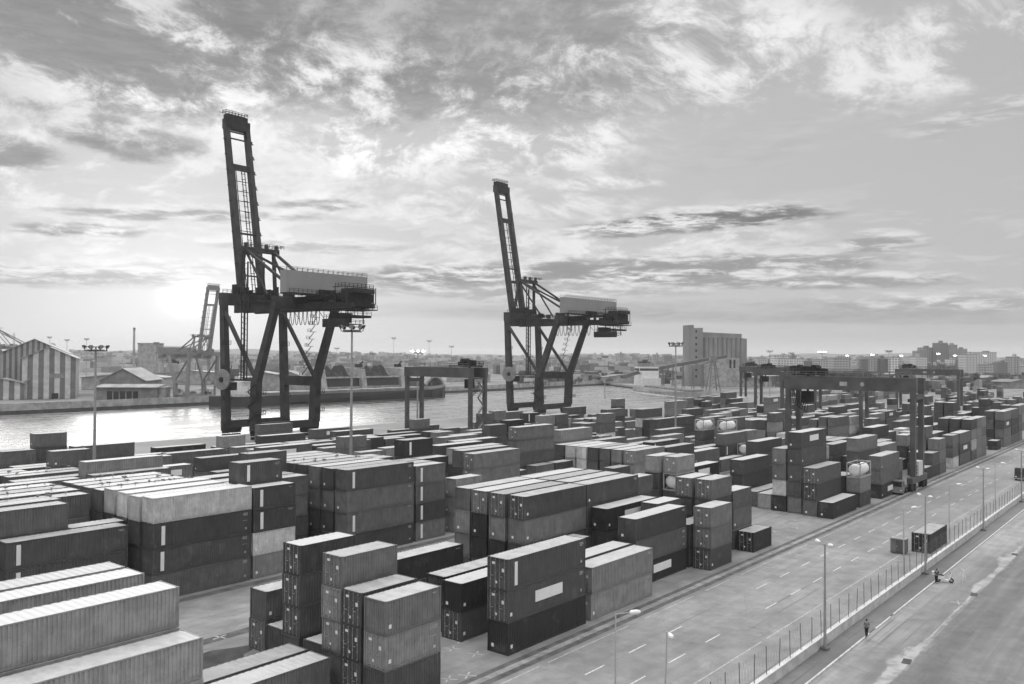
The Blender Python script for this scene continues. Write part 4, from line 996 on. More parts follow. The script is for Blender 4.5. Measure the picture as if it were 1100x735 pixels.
def skin_body(name, joints, edges, m, parent=None):
    me = bpy.data.meshes.new(name); me.from_pydata([j[0] for j in joints], edges, []); o = bpy.data.objects.new(name, me); COL.objects.link(o)
    md = o.modifiers.new('skin', 'SKIN'); md.use_smooth_shade = True
    sv = me.skin_vertices[0].data
    for i, j in enumerate(joints): sv[i].radius = (j[1], j[2] if len(j) > 2 else j[1])
    sv[0].use_root = True
    o.modifiers.new('sub', 'SUBSURF').levels = 1; o.modifiers['sub'].render_levels = 2
    me.materials.append(m); 
    if parent: o.parent = parent
    return o
M_SKIN = mat('skin', .22, .6, var=.08); M_TROUS = mat('dark trousers', .018, .85); M_SHIRT = mat('grey shirt', .17, .85, var=.15); M_DSHIRT = mat('black jacket', .02, .8); M_HAIR = mat('dark hair', .015, .6)
def make_person(label, loc, rz, shirt, stride, arms, lean=0.0, group='people on the pavement'):
    H = 1.74
    J = [((0, 0, .95), .135, .11), ((0, .01, 1.18), .125, .10), ((0 + lean * .3, .0, 1.38), .155, .105), ((lean * .4, 0, 1.49), .055), ((lean * .45, -.01, 1.56), .05), ((lean * .5, -.01, 1.63), .082, .098), ((lean * .5, -.01, 1.71), .065, .08)]
    E = [(0, 1), (1, 2), (2, 3), (3, 4), (4, 5), (5, 6)]
    hands = []
    for s_, sw, ar in ((-1, stride, arms[0]), (1, -stride, arms[1])):
        k = len(J); J += [((s_ * .095, 0, .88), .088), ((s_ * .105, -sw * .45 - .02, .50), .062), ((s_ * .11, -sw + .03, .10), .042), ((s_ * .115, -sw - .15, .035), .035)]
        E += [(0, k), (k, k + 1), (k + 1, k + 2), (k + 2, k + 3)]
        k = len(J); e, h = ar
        J += [((s_ * .19 + lean * .35, 0, 1.42), .058), ((s_ * e[0] + lean * .3, e[1], e[2]), .042), ((s_ * h[0] + lean * .3, h[1], h[2]), .030)]
        E += [(2, k), (k, k + 1), (k + 1, k + 2)]
        hands.append((Vector((s_ * h[0] + lean * .3, h[1], h[2])), Vector((s_ * (h[0] - e[0]), h[1] - e[1], h[2] - e[2])).normalized(), s_))
    T = skin_body('person', J, E, M_SKIN); T.location = loc; T.rotation_euler = (0, 0, rz); tag(T, label, 'person', group)
    ub = [(p, r[0] + .014, (r[1] if len(r) > 1 else r[0]) + .014) for p, *r in J]
    def cloth(nm, idx, edges, m, trim={}):
        pts = [(trim.get(i, ub[i][0]),) + ub[i][1:] for i in idx]; mp = {i: q for q, i in enumerate(idx)}
        return skin_body(nm, pts, [(mp[a], mp[c]) for a, c in edges], m, T)
    cloth('shirt', [0, 1, 2, 11, 12, 18, 19], [(0, 1), (1, 2), (2, 11), (11, 12), (2, 18), (18, 19)], shirt)
    cloth('trousers', [0, 7, 8, 9, 14, 15, 16], [(0, 7), (7, 8), (8, 9), (0, 14), (14, 15), (15, 16)], M_TROUS)
    b = MB(); b.lathe((lean * .5, .012, 1.60), (0, .05, 1), [(0, .075), (.05, .098), (.1, .094), (.14, .066), (.165, .02)], 14); b.build('hair', M_HAIR, T, True)
    for nm, y_, z_, r0 in (('eye', -.105, 1.645, .012), ('eye', -.105, 1.645, .012), ('nose', -.118, 1.615, .014), ('mouth', -.103, 1.578, .016)):
        b = MB(); sx_ = {0: 0}.get(0)
        off = -.032 if nm == 'eye' and 'eye' not in [c.name.split('.')[0] for c in T.children] else (.032 if nm == 'eye' else 0)
        b.lathe((lean * .5 + off, y_ + .01, z_), (0, -1, 0), [(0, r0), (.012, r0 * .8), (.018, r0 * .3)], 8); b.build(nm, M_HAIR if nm != 'nose' else M_SKIN, T)
    for p, d, s_ in hands:
        b = MB(); side = Vector((0, 1, 0)) if abs(d.z) > .5 else Vector((1, 0, 0)); b.bar(p, p + d * .085, .030, .075)
        for f_ in range(4):
            o_ = side * (-.03 + f_ * .02); q = p + d * .08 + o_; L = (.07, .08, .075, .058)[f_]; e_ = q + d * L * .55; b.tube(q, e_, .0095, .0085, 6); b.tube(e_, e_ + d * L * .42 + Vector((-s_ * .02, 0, 0)), .0085, .006, 6)
        q = p + d * .02 - side * .034; b.tube(q, q - side * .03 + d * .04, .010, .007, 6); b.build('hand', M_SKIN, T)
    return T
A_D = ((.24, .03, 1.16), (.235, -.05, .93)); A_B = ((.25, -.05, 1.17), (.15, -.24, 1.06))
make_person('man in a grey shirt and dark trousers walking on the pavement edge', (85.2, 25.55, .06), 2.2, M_SHIRT, .18, (A_D, A_D))
make_person('person in black bending over beside the parked scooter', (111.2, 25.35, .0), -.9, M_DSHIRT, .08, (A_B, A_B), .12)
T = thing('motor_scooter', 'white motor scooter parked at the kerb beside the person in black', 'scooter', (112.3, 24.7, 0), R(-74)); T.scale = (1.15, 1.15, 1.15)
M_SCOOT = mat('white scooter shell', .75, .35, var=.05)
for x in (-.62, .62): wheel(T, x, 0, .25, .12)
b = MB(); b.hexa([(-.75, -.16, .35), (.05, -.2, .3), (.05, .2, .3), (-.75, .16, .35), (-.85, -.13, .72), (-.02, -.17, .70), (-.02, .17, .70), (-.85, .13, .72)]); b.box(.0, -.18, .24, .42, .18, .32); b.hexa([(.38, -.22, .3), (.5, -.2, .3), (.5, .2, .3), (.38, .22, .3), (.58, -.18, .95), (.66, -.16, .95), (.66, .16, .95), (.58, .18, .95)]); b.build('body', M_SCOOT, T)
b = MB(); b.hexa([(-.8, -.13, .72), (-.05, -.16, .70), (-.05, .16, .70), (-.8, .13, .72), (-.78, -.11, .82), (-.1, -.13, .79), (-.1, .13, .79), (-.78, .11, .82)]); b.build('seat', M_DARK, T)
b = MB(); b.tube((.63, 0, .25), (.56, 0, 1.02), .03, n=8); b.tube((.53, -.33, 1.03), (.53, .33, 1.03), .02, n=8); b.build('handlebar', M_DARK, T)
b = MB(); b.lathe((.64, 0, .86), (1, 0, 0), [(0, .09), (.05, .08)], 12); b.build('headlight', M_GLASS, T)
b = MB(); b.hexa([(-1.15, -.2, .74), (-.78, -.2, .74), (-.78, .2, .74), (-1.15, .2, .74), (-1.17, -.2, 1.05), (-.8, -.2, 1.05), (-.8, .2, 1.05), (-1.17, .2, 1.05)]); b.build('top_box', M_SCOOT, T)

# gulls resting on the pale roofs
bgm = MB(); bgm.lathe((-.2, 0, .22), (1, 0, .1), [(0, .015), (.08, .07), (.2, .10), (.32, .085), (.40, .05), (.44, .055), (.50, .05), (.55, .02), (.62, .006)], 8)
for s_ in (-.03, .03): bgm.tube((.02, s_, 0), (.02, s_, .16), .012, n=4)
GULL = bgm.mesh('gull', mat('gull plumage', .20, .8), True); random.seed(31); tops = [BOXES[i] for i in chosen if BOXES[i]['lev'] == BOXES[i]['n'] - 1 and BOXES[i]['bk'] in 'BC' and BOXES[i]['u'] < 80 and BOXES[i]['row'] > 3]
for i in range(60):
    k = random.choice(tops); o = bpy.data.objects.new('gull', GULL); COL.objects.link(o)
    o.location = (k['u'] + random.uniform(.4, k['L'] - .4), k['v'] + random.uniform(.3, 2.1), k['z'] + k['h'] - .022 * k['h'] / CH); o.rotation_euler = (0, 0, random.uniform(0, 6.28)); s_ = random.uniform(1.0, 1.35); o.scale = (s_, s_, s_)
    tag(o, 'small gull resting on a pale container roof near the water', 'gull', 'gulls resting on pale container roofs')

# ------------------------------------------------------------------ the opposite shore
def frame_at(name, label, cat, pxx, D_, yaw_cam, z=0, group=None):
    """thing whose x axis points along (right, depth) = (cos, sin) of yaw_cam degrees seen from the camera"""
    x, y, _ = camdir(pxx, 400, D_); a = R(yaw_cam); dvec = rt * math.cos(a) + fw * math.sin(a)
    return thing(name, label, cat, (x, y, z), math.atan2(dvec.y, dvec.x), group)
def stripe_mat(name, a, c, period):
    m = bpy.data.materials.new(name); m.use_nodes = True; b = NB(m.node_tree); p = m.node_tree.nodes['Principled BSDF']
    t = b.new('ShaderNodeTexCoord'); sp = b.new('ShaderNodeSeparateXYZ'); m.node_tree.links.new(t.outputs['Object'], sp.inputs[0])
    f = b.m('GREATER_THAN', b.m('FRACT', b.mul(b.add(sp.outputs[0], sp.outputs[1]), 1 / period)), .5)
    n = b.ss(b.noise(t.outputs['Object'], .25, 6, .65), .3, .7, .8, 1.15)
    v = b.mul(b.mix(f, a, c), n); cc = b.new('ShaderNodeCombineColor')
    for i in range(3): b.put(cc.inputs[i], v)
    m.node_tree.links.new(cc.outputs[0], p.inputs['Base Color']); p.inputs['Roughness'].default_value = .8; return m
M_STRIPE = stripe_mat('striped cladding', .55, .17, 5.6); M_STRIPE2 = stripe_mat('old striped cladding', .34, .13, 3.0)
M_ROOFT = mat('weathered sheet roof', .30, .6, var=.3, scale=.15, stretch=(1, .2, 1)); M_SHEDW = mat('shed wall', .22, .85, var=.3, scale=.2)
def gable(T, x0, y0, W, L, eave, ridge, mw, mr, z0=0):
    b = MB(); xm = x0 + W / 2
    for y, fl in ((y0, 0), (y0 + L, 1)):
        q = [(x0, y, z0), (x0 + W, y, z0), (x0 + W, y, eave), (xm, y, ridge), (x0, y, eave)]; b.poly(q[::-1] if fl else q)
    b.poly([(x0, y0 + L, z0), (x0, y0, z0), (x0, y0, eave), (x0, y0 + L, eave)]); b.poly([(x0 + W, y0, z0), (x0 + W, y0 + L, z0), (x0 + W, y0 + L, eave), (x0 + W, y0, eave)])
    w = b.build('wall', mw, T)
    b = MB(); o_ = .9
    for s_ in (-1, 1):
        xe = xm + s_ * (W / 2 + o_); ze = eave - o_ * (ridge - eave) / (W / 2)
        b.hexa([(xm, y0 - o_, ridge + .02), (xe, y0 - o_, ze + .02), (xe, y0 + L + o_, ze + .02), (xm, y0 + L + o_, ridge + .02), (xm, y0 - o_, ridge + .4), (xe, y0 - o_, ze + .4), (xe, y0 + L + o_, ze + .4), (xm, y0 + L + o_, ridge + .4)])
    return w, b.build('roof', mr, T)
T = frame_at('warehouse', 'big striped warehouse with a stepped gable on the far quay', 'warehouse', 24, 500, 25)
gable(T, 0, 0, 28, 60, 24, 30.5, M_STRIPE, M_ROOFT)
b = MB(); b.box(14, -.12, 12.4, 22, -.02, 15); b.build('worn_panel', M_SHEDW, T); b = MB(); b.box(15.5, -.15, 0.2, 19.0, -.02, 3.4); b.build('door', M_DARK, T)
b = MB(); b.bar((-6, -1.2, 4), (4, -.8, 12), .9, .8); b.build('chute', M_SHEDW, T)
T = frame_at('warehouse', 'older taller warehouse with narrow stripes behind the striped one', 'warehouse', 13, 522, 25)
gable(T, -6, 0, 36, 70, 27, 35.5, M_STRIPE2, M_ROOFT); b = MB(); b.box(-9, 3, 16.4, -6.05, 60, 19.6); b.build('gallery', M_ROOFT, T)
T = frame_at('lean_to_shed', 'low striped shed in front of the old warehouse', 'shed', -8, 490, 25); gable(T, -6, 0, 22, 18, 9.2, 12.0, M_STRIPE, M_ROOFT)
T = frame_at('quay_shed', 'wide low shed with pointed gable right of the striped warehouse', 'shed', 108, 540, 8); gable(T, 0, 0, 27, 40, 10, 17.5, M_SHEDW, M_ROOFT)
T = frame_at('quay_shed', 'flat long shed with dark openings before the gabled shed', 'shed', 104, 495, 6)
b = MB(); b.box(0, 0, 0, 34, 12, 7.2); b.build('wall', M_SHEDW, T); b = MB(); b.hexa([(-1, -1.5, 7.2), (35, -1.5, 7.2), (35, 13, 8.6), (-1, 13, 8.6), (-1, -1.5, 7.6), (35, -1.5, 7.6), (35, 13, 9.0), (-1, 13, 9.0)]); b.build('roof', M_ROOFT, T)
for i in range(5):
    b = MB(); b.box(6 + i * 3.6, -.08, .2, 8.9 + i * 3.6, .02, 5.2); b.build('opening', M_DARK, T)
T = frame_at('quay_shed', 'small pale block house beside the flat long shed', 'shed', 148, 500, 6); b = MB(); b.box(0, 0, 0, 16, 10, 7.0); b.build('wall', M_QUAYW, T); b = MB(); b.box(-.5, -.5, 7, 16.5, 10.5, 7.5); b.build('roof', M_ROOFT, T)
for i, (x, D_, W, h, lb) in enumerate(((88, 640, 60, 9, 'long low pale roof behind the gabled shed'), (150, 760, 90, 9, 'very long low shed in the haze behind the gabled shed'), (255, 640, 34, 11, 'pale quay shed seen between the legs of the nearer quay crane'), (296, 560, 16, 13, 'narrow quay building seen through the nearer crane portal'))):
    T = frame_at('quay_shed', lb, 'shed', x, D_, 6); gable(T, 0, 0, W, 26, h, h + 3, M_QUAYW, M_ROOFT)
T = frame_at('chimney', 'thin tall chimney standing in the haze beyond the sheds', 'chimney', 144, 900, 0)
b = MB(); b.tube((0, 0, 0), (0, 0, 54), 1.5, 1.0, 14); b.build('stack', M_QUAYW, T); b = MB(); b.tube((0, 0, 52.5), (0, 0, 54.6), 1.3, 1.3, 14); b.build('rim', M_SHEDW, T)  # paler concrete on the stack puts haze into its colour
T = frame_at('factory', 'pale block like factory in the haze beside the chimney', 'factory', 146, 930, 0); b = MB(); b.box(2, 0, 0, 22, 20, 38); b.build('wall', M_QUAYW, T); b = MB(); b.box(1.6, -.4, 38, 22.4, 20.4, 39); b.build('roof', M_ROOFT, T)
# cranes on the other side
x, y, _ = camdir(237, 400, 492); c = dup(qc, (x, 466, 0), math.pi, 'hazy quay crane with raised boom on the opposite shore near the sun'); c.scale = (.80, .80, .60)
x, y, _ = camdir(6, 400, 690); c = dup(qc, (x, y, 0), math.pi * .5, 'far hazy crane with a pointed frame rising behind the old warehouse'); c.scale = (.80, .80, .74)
for ch in list(c.children):
    if ch.name.startswith(('boom', 'machinery_house')):
        for q in list(ch.children): bpy.data.objects.remove(q)
        bpy.data.objects.remove(ch)

M_HAZESTEEL = mat('haze-paled crane steel', .26, .7, var=.15, spec=.2)  # distance haze put into the far cranes' colour, paler than their steel
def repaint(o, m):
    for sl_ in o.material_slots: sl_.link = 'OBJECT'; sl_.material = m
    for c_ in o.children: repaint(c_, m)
for o in [o for o in bpy.data.objects if o.parent is None and 'hazy' in str(o.get('label'))]: repaint(o, M_HAZESTEEL)
# coal store on the far quay
M_COAL = mat('coal', .022, .9, var=.4, scale=.6, bump=.5)
T = thing('coal_store', 'open coal bins with pale buttress walls behind the dark moored ship', 'coal store', (0, 0, 0))
def farpt(pxx, v):
    t = (pxx - 550) / 921.3; z = v / (.631 - .7755 * t); p = fw * z + rt * (t * z); return p.x
VB = 474
xs = [farpt(q, VB) for q in (346, 389, 431)]
for xw in xs:
    b = MB(); b.hexa([(xw - 2.6, VB - 4, 0), (xw + 2.6, VB - 4, 0), (xw + 2.6, VB + 26, 0), (xw - 2.6, VB + 26, 0), (xw - 1.8, VB - 1, 17), (xw + 1.8, VB - 1, 17), (xw + 1.8, VB + 26, 18.5), (xw - 1.8, VB + 26, 18.5)]); b.build('buttress', M_QUAYW, T)
    b = MB(); b.box(xw - 1.6, VB + 2, 18.2, xw + 2.2, VB + 6, 20.4); b.bar((xw, VB + 3, 20), (xw + 3.4, VB + 3, 22.4), .8); b.build('winch', M_DARK, T)
for xa, xb in zip(xs, xs[1:]):
    b = MB(); b.box(xa + 2.7, VB, 0, xb - 2.7, VB + .8, 10.6); b.build('retaining_wall', mat('dark bin wall', .05, .85, var=.3), T)
    for z in (10.6, 3.6):
        b = MB(); b.box(xa + 2.7, VB - 1.2, z, xb - 2.7, VB + .9, z + 1.1); b.build('beam', M_QUAYW, T)
    b = MB(); N_ = 16; W_ = xb - xa - 6
    def hz(i, j): return 9.5 + max(0, 10.5 - abs(i - 4.5) * 1.9 - abs(j - 3) * 1.6, 12.0 - abs(i - 11) * 2.0 - abs(j - 3.4) * 1.7) * (.9 + .2 * math.sin(i * 2.3 + j)) if 0 < j < 8 else 9.5
    for i in range(N_):
        for j in range(8):
            q = [(xa + 3 + W_ * ii / N_, VB + 1.2 + jj * 3.2, hz(ii, jj)) for ii, jj in ((i, j), (i + 1, j), (i + 1, j + 1), (i, j + 1))]; b.poly(q)
    b.build('coal_heap', M_COAL, T)
T = thing('coal_heap', 'broad dark coal heap beyond the bins', 'coal heap', (xs[2] + 22, VB + 18, 0)); b = MB(); b.lathe((0, 0, -.1), (0, 0, 1), [(0, 24), (4, 17), (8, 9), (10.5, 3), (11, .5)], 20); b.build('heap', M_COAL, T)
T = thing('arched_shed', 'round arched shelter on the far quay behind the ship bow', 'shed', (farpt(468, 480), 480, 0))
b = MB()
for i in range(14):
    a0, a1 = math.pi * i / 14, math.pi * (i + 1) / 14
    b.hexa([(11 * math.cos(a0), 0, 11 * math.sin(a0)), (11 * math.cos(a1), 0, 11 * math.sin(a1)), (11 * math.cos(a1), 18, 11 * math.sin(a1)), (11 * math.cos(a0), 18, 11 * math.sin(a0)), (9.5 * math.cos(a0), 0, 9.5 * math.sin(a0)), (9.5 * math.cos(a1), 0, 9.5 * math.sin(a1)), (9.5 * math.cos(a1), 18, 9.5 * math.sin(a1)), (9.5 * math.cos(a0), 18, 9.5 * math.sin(a0))])
b.build('arch', M_QUAYW, T); b = MB(); b.box(-9, 17, 0, 9, 17.8, 6); b.build('back_wall', M_DARK, T)

def make_ship(name, label, loc, rz, L, B, free, hull_v, deck_v, house_x, hk=1.0):
    T = thing(name, label, 'ship', loc, rz); st = [(-L / 2, .80, 0), (-L / 2 + 6, 1, 0), (L / 2 - 26, 1, 0), (L / 2 - 12, .74, .8), (L / 2 - 4, .36, 1.6), (L / 2, .04, 2.4)]
    for z0, z1, nm, mm in ((-1.2, 1.0, 'boot_top', mat(name + ' boot top', hull_v * 2.2 + .04, .6)), (1.0, free, 'hull', mat(name + ' hull', hull_v, .55, var=.3, scale=.12))):
        b = MB()
        for (xa, wa, ra), (xb, wb, rb) in zip(st, st[1:]):
            za, zb = (z1 + ra, z1 + rb) if nm == 'hull' else (z1, z1); fa = .72 if nm == 'boot_top' else .86
            b.hexa([(xa, -B / 2 * wa * (1 if xa < L / 4 else .9), z0), (xb, -B / 2 * wb * (1 if xb < L / 4 else .8), z0), (xb, B / 2 * wb * (1 if xb < L / 4 else .8), z0), (xa, B / 2 * wa * (1 if xa < L / 4 else .9), z0), (xa, -B / 2 * wa, za), (xb, -B / 2 * wb, zb), (xb, B / 2 * wb, zb), (xa, B / 2 * wa, za)])
        b.build(nm, mm, T)
    md = mat(name + ' deck paint', deck_v, .6, var=.2, scale=.2)
    n = max(3, int(L / 24)); x0 = -L / 2 + (26 if house_x < 0 else 10); x1 = L / 2 - 24
    for i in range(n):
        xa = x0 + (x1 - x0) * i / n + 1.5; xb = x0 + (x1 - x0) * (i + 1) / n - 1.5
        b = MB(); b.box(xa, -B * .33, free, xb, B * .33, free + 1.5); b.build('hatch', md, T)
    b = MB(); hx = -L / 2 + 5
    b.box(hx, -B * .44, free, hx + 15 * hk, B * .44, free + 5.0 * hk); b.box(hx + 1, -B * .40, free + 5 * hk, hx + 13 * hk, B * .40, free + 8 * hk); b.box(hx + 3, -B * .46, free + 8 * hk, hx + 11 * hk, B * .46, free + 11 * hk)
    hs = b.build('deckhouse', mat(name + ' white house', .66, .5, var=.1), T)
    b = MB(); b.box(hx + 11.0 * hk, -B * .44, free + 8.9 * hk, hx + 11.0 * hk + .06, B * .44, free + 10.2 * hk); b.box(hx + 3.5, -B * .46 - .05, free + 8.9 * hk, hx + 10.5 * hk, -B * .46 - .01, free + 10.2 * hk); b.box(hx + 2, B * .44 + .01, free + 5.8 * hk, hx + 12 * hk, B * .44 + .06, free + 7 * hk); b.build('bridge_window', M_GLASS, hs)
    b = MB(); b.box(hx + 2, -2.2, free + 8 * hk, hx + 6, 2.2, free + 15 * hk); b.build('funnel', M_STEELM, hs); b = MB(); b.bar((hx + 9 * hk, 0, free + 11 * hk), (hx + 9 * hk, 0, free + 18 * hk), .6, .6, .3, .3); b.bar((hx + 9 * hk, -3, free + 15 * hk), (hx + 9 * hk, 3, free + 15 * hk), .3); b.build('mast', M_RAIL, T)
    b = MB(); b.bar((L / 2 - 14, 0, free + 1), (L / 2 - 14, 0, free + 10), .5, .5, .25, .25); b.build('mast', M_RAIL, T)
    b = MB(); b.rails([(-L / 2, -B / 2 * .8, free), (-L / 2 + 6, -B / 2, free), (L / 2 - 26, -B / 2, free), (L / 2 - 12, -B / 2 * .74, free + .8)], 1.1, .05, 3); b.build('handrail', M_RAIL, T)
    return T
make_ship('bulk_carrier', 'long low dark bulk ship moored along the far quay', (356, 424, -2.8), .04, 186, 24, 6.6, .030, .22, -1)
x1, y1, _ = camdir(703, 420, 742); x2, y2, _ = camdir(795, 432, 572)
make_ship('cargo_ship', 'pale grey cargo ship with white deckhouse moored below the grain silo', ((x1 + x2) / 2 - 12, (y1 + y2) / 2 + 10.5, -2.8), math.atan2(y2 - y1, x2 - x1), math.hypot(x2 - x1, y2 - y1) * .86, 18, 5.0, .34, .16, -1, 1.5)

# grain silo with conveyor
M_SILO = mat('silo concrete', .24, .85, var=.22, scale=.08, stretch=(1, 1, .3))
T = frame_at('grain_silo', 'large grey grain silo block with a tall stair tower', 'silo', 740, 800, 12)
b = MB(); b.box(0, 0, 0, 14, 14, 54.5); b.box(0, 0, 54.5, 5, 14, 57); b.build('tower', M_SILO, T)
for i in range(9):
    b = MB(); b.lathe((18.3 + i * 4.6, 3.0, 0), (0, 0, 1), [(0, 2.4), (45.2, 2.4)], 14); b.build('silo_tube', M_SILO, T)
b = MB(); b.box(14.1, 2.4, 0, 60, 18, 45.0); b.build('wall', M_SILO, T); b = MB(); b.hexa([(14.1, 1, 45.25), (54, 1, 45.25), (54, 17, 45.25), (14.1, 17, 45.25), (14.1, 1, 50.6), (54, 1, 49.2), (54, 17, 49.2), (14.1, 17, 50.6)]); b.build('top_gallery', M_SILO, T)
b = MB(); b.box(14.3, -10, 0, 46, 1.2, 26.5); an = b.build('annex', M_QUAYW, T)
for i in range(2):
    b = MB(); b.box(36 + i * 4, -10.1, 17, 38 + i * 4, -10.01, 25); b.build('window', M_DARK, an)
for z in range(8, 52, 6):
    b = MB(); b.box(6.5, -.06, z, 8.2, -.01, z + 2.2); b.build('window', M_DARK, T)
T = thing('conveyor_bridge', 'long sloping conveyor bridge on trestles running up to the grain silo', 'conveyor', (0, 0, 0))
pts = [Vector(camdir(*q)) for q in ((668, 405, 700), (690, 399, 710), (755, 387, 740), (780, 383, 750))]
for a_, c_ in zip(pts, pts[1:]):
    b = MB(); b.bar(a_, c_, 3.0, 2.6); b.build('gallery', mat('dull gallery sheet', .11, .8), T)
for i in range(7):
    q = pts[1].lerp(pts[2], i / 6); b = MB(); b.bar((q.x - 2, q.y, 0), q - up * 1.5, .6); b.bar((q.x + 2, q.y, 0), q - up * 1.5, .6); b.bar((q.x - 1.2, q.y, q.z * .45), (q.x + 1.2, q.y, q.z * .45), .4); b.build('trestle', M_RAIL, T)
T = frame_at('transfer_tower', 'dark transfer tower below the sloping conveyor', 'tower', 688, 715, 5); b = MB(); b.box(0, 0, 0, 8, 8, 22); b.build('wall', M_SHEDW, T); b = MB(); b.box(-.5, -.5, 22, 8.5, 8.5, 23); b.build('roof', M_DARK, T)
T = frame_at('ship_loader', 'spindly ship loader by the conveyor at the moored pale ship', 'loader', 762, 680, 5)
b = MB()
for q in ((0, 0), (9, 0), (0, 9), (9, 9)): b.bar((q[0], q[1], 0), (4.5 + (q[0] - 4.5) * .3, 4.5 + (q[1] - 4.5) * .3, 24), .7)
for z in (6, 12, 18): b.bar((1, 0, z), (8, 0, z), .4); b.bar((0, 0, z - 5), (9, 0, z), .3)
b.build('trestle', M_RAIL, T); b = MB(); b.bar((4.5, 4.5, 24), (-16, -6, 20), 1.4, 1.6); b.box(2, 2, 23, 7, 7, 28); b.build('boom', M_SHEDW, T)
# sheds and long roofs on the right shore
random.seed(41)
for i, (x, D_, W, h, yw) in enumerate(sorted(((765, 800, 60, 6, 10), (812, 860, 60, 7, 10), (880, 960, 70, 7, 12), (560, 900, 46, 6, 4), (610, 900, 40, 6, 4), (650, 880, 30, 6, 6), (945, 1000, 60, 7, 12), (1010, 1000, 80, 7, 15), (1056, 900, 44, 7, 18), (1085, 780, 30, 6, 20), (985, 1080, 70, 7, 14), (480, 900, 46, 7, 4)))):
    T = frame_at('port_shed', f'{ordw(i)} low port shed along the far shore counted from the coal bins', 'shed', x, D_, yw, 0, 'port sheds on the far shore'); gable(T, 0, 0, W, 22, h, h + 2, random.choice((M_SHEDW, M_QUAYW)), random.choice((M_ROOFT, M_SHEDW, M_ROOFT)))

# city blocks: facades with window grids in their material
def facade(name, wall, win, sx, sz):
    m = bpy.data.materials.new(name); m.use_nodes = True; b = NB(m.node_tree); p = m.node_tree.nodes['Principled BSDF']
    t = b.new('ShaderNodeTexCoord'); sp = b.new('ShaderNodeSeparateXYZ'); m.node_tree.links.new(t.outputs['Object'], sp.inputs[0])
    h = b.add(sp.outputs[0], sp.outputs[1]); fx = b.m('FRACT', b.mul(h, 1 / sx)); fz = b.m('FRACT', b.mul(sp.outputs[2], 1 / sz))
    w = b.mul(b.mul(b.m('GREATER_THAN', fx, .3), b.m('LESS_THAN', fx, .74)), b.mul(b.m('GREATER_THAN', fz, .32), b.m('LESS_THAN', fz, .78)))
    oi = b.new('ShaderNodeObjectInfo'); v = b.mul(b.mix(w, wall, win), b.ss(oi.outputs['Random'], 0, 1, .62, 1.25)); cc = b.new('ShaderNodeCombineColor')
    for i in range(3): b.put(cc.inputs[i], v)
    m.node_tree.links.new(cc.outputs[0], p.inputs['Base Color']); p.inputs['Roughness'].default_value = .7; return m
FAC = [facade('apartment facade', .55, .05, 4.2, 3.4), facade('older facade', .28, .05, 4.2, 3.3), facade('dark facade', .16, .04, 3.0, 3.2)]
M_FLAT = mat('flat roof', .28, .85, var=.2)
def block(label, pxx, D_, W, Dp, H, fm, yw, name='apartment_block'):
    T = frame_at(name, label, 'building', pxx, D_, yw, 0, 'city blocks beyond the port')
    b = MB(); b.box(-W / 2, 0, 0, W / 2, Dp, H); b.build('wall', fm, T); b = MB(); b.box(-W / 2 - .4, -.4, H, W / 2 + .4, Dp + .4, H + .8); r_ = b.build('roof', M_FLAT, T)
    b = MB(); q = random.uniform(-.3, .2) * W; b.box(q, Dp * .3, H + .8, q + W * .22, Dp * .7, H + random.uniform(3, 5)); b.build('stair_house', fm, r_)
    return T
random.seed(43)
cells = []
for i in range(74):
    x = 806 + i * 4.05 + random.uniform(-3, 3); cells.append((x, random.uniform(1150, 2300)))
cells += [(668, 1900), (705, 1900), (718, 1800)]
for i, (x, D_) in enumerate(sorted(cells)):
    top = random.uniform(381, 390) if x > 800 else random.uniform(380, 384); H = max(12, CAM_H + (384 - top) * D_ / 921)
    kind = random.choices((0, 1, 2), (5, 3, 2))[0]
    block(f"{('pale', 'grey', 'dark')[kind]} apartment block, {ordw(i)} along the city skyline from the farther quay crane", x, D_, random.uniform(9, 22), random.uniform(12, 18), H, FAC[kind], random.uniform(-12, 25))
for i, (x, D_, W, H, lb) in enumerate(((905, 1180, 24, 27, 'white slab block with clear window rows just above the gantry beam'), (938, 1200, 30, 28, 'wide white block with window rows above the middle of the gantry beam'), (961, 1190, 14, 28, 'narrow pale block standing beside the unlit mast'), (1000, 1500, 30, 46, 'broad dark block with a flat top rising over the skyline'), (1013, 1480, 18, 54, 'tallest stepped dark block on the skyline'), (1024, 1490, 16, 51, 'dark block close beside the tallest stepped one'), (1034, 1500, 18, 44, 'lower dark block ending the tall cluster on the skyline'), (990, 1490, 14, 40, 'narrow dark block starting the tall cluster on the skyline'), (1058, 1450, 44, 38, 'long terraced block beside the wooded rise'), (1044, 1100, 16, 32, 'pale tower block below the terraced block'), (840, 1300, 24, 31, 'white block just right of the grain silo'))):
    block(lb, x, D_, W, 16, H, FAC[1 if 2 < i < 8 else 0], 8)
# countless far houses
random.seed(47); b = MB(); tn = []
for i in range(2600):
    x = random.uniform(-60, 1160); D_ = random.uniform(1250, 4200); ux, uy, _ = camdir(x, 400, D_); w = random.uniform(8, 26); d_ = random.uniform(8, 20); h = random.uniform(5, 17) + max(0, (D_ - 1500) / 2700) * 26 * (1 + .3 * math.sin(x * .021))
    if uy < 600 and ux < 1100: continue
    a = random.uniform(0, 1.5); ca, sa_ = math.cos(a) * w / 2, math.sin(a) * w / 2; cb, sb = -math.sin(a) * d_ / 2, math.cos(a) * d_ / 2
    q = [(ux - ca - cb, uy - sa_ - sb), (ux + ca - cb, uy + sa_ - sb), (ux + ca + cb, uy + sa_ + sb), (ux - ca + cb, uy - sa_ + sb)]
    b.hexa([(*p, -.5) for p in q] + [(*p, h) for p in q]); tn += [random.choice((.1, .16, .22, .3, .42, .5))] * 6
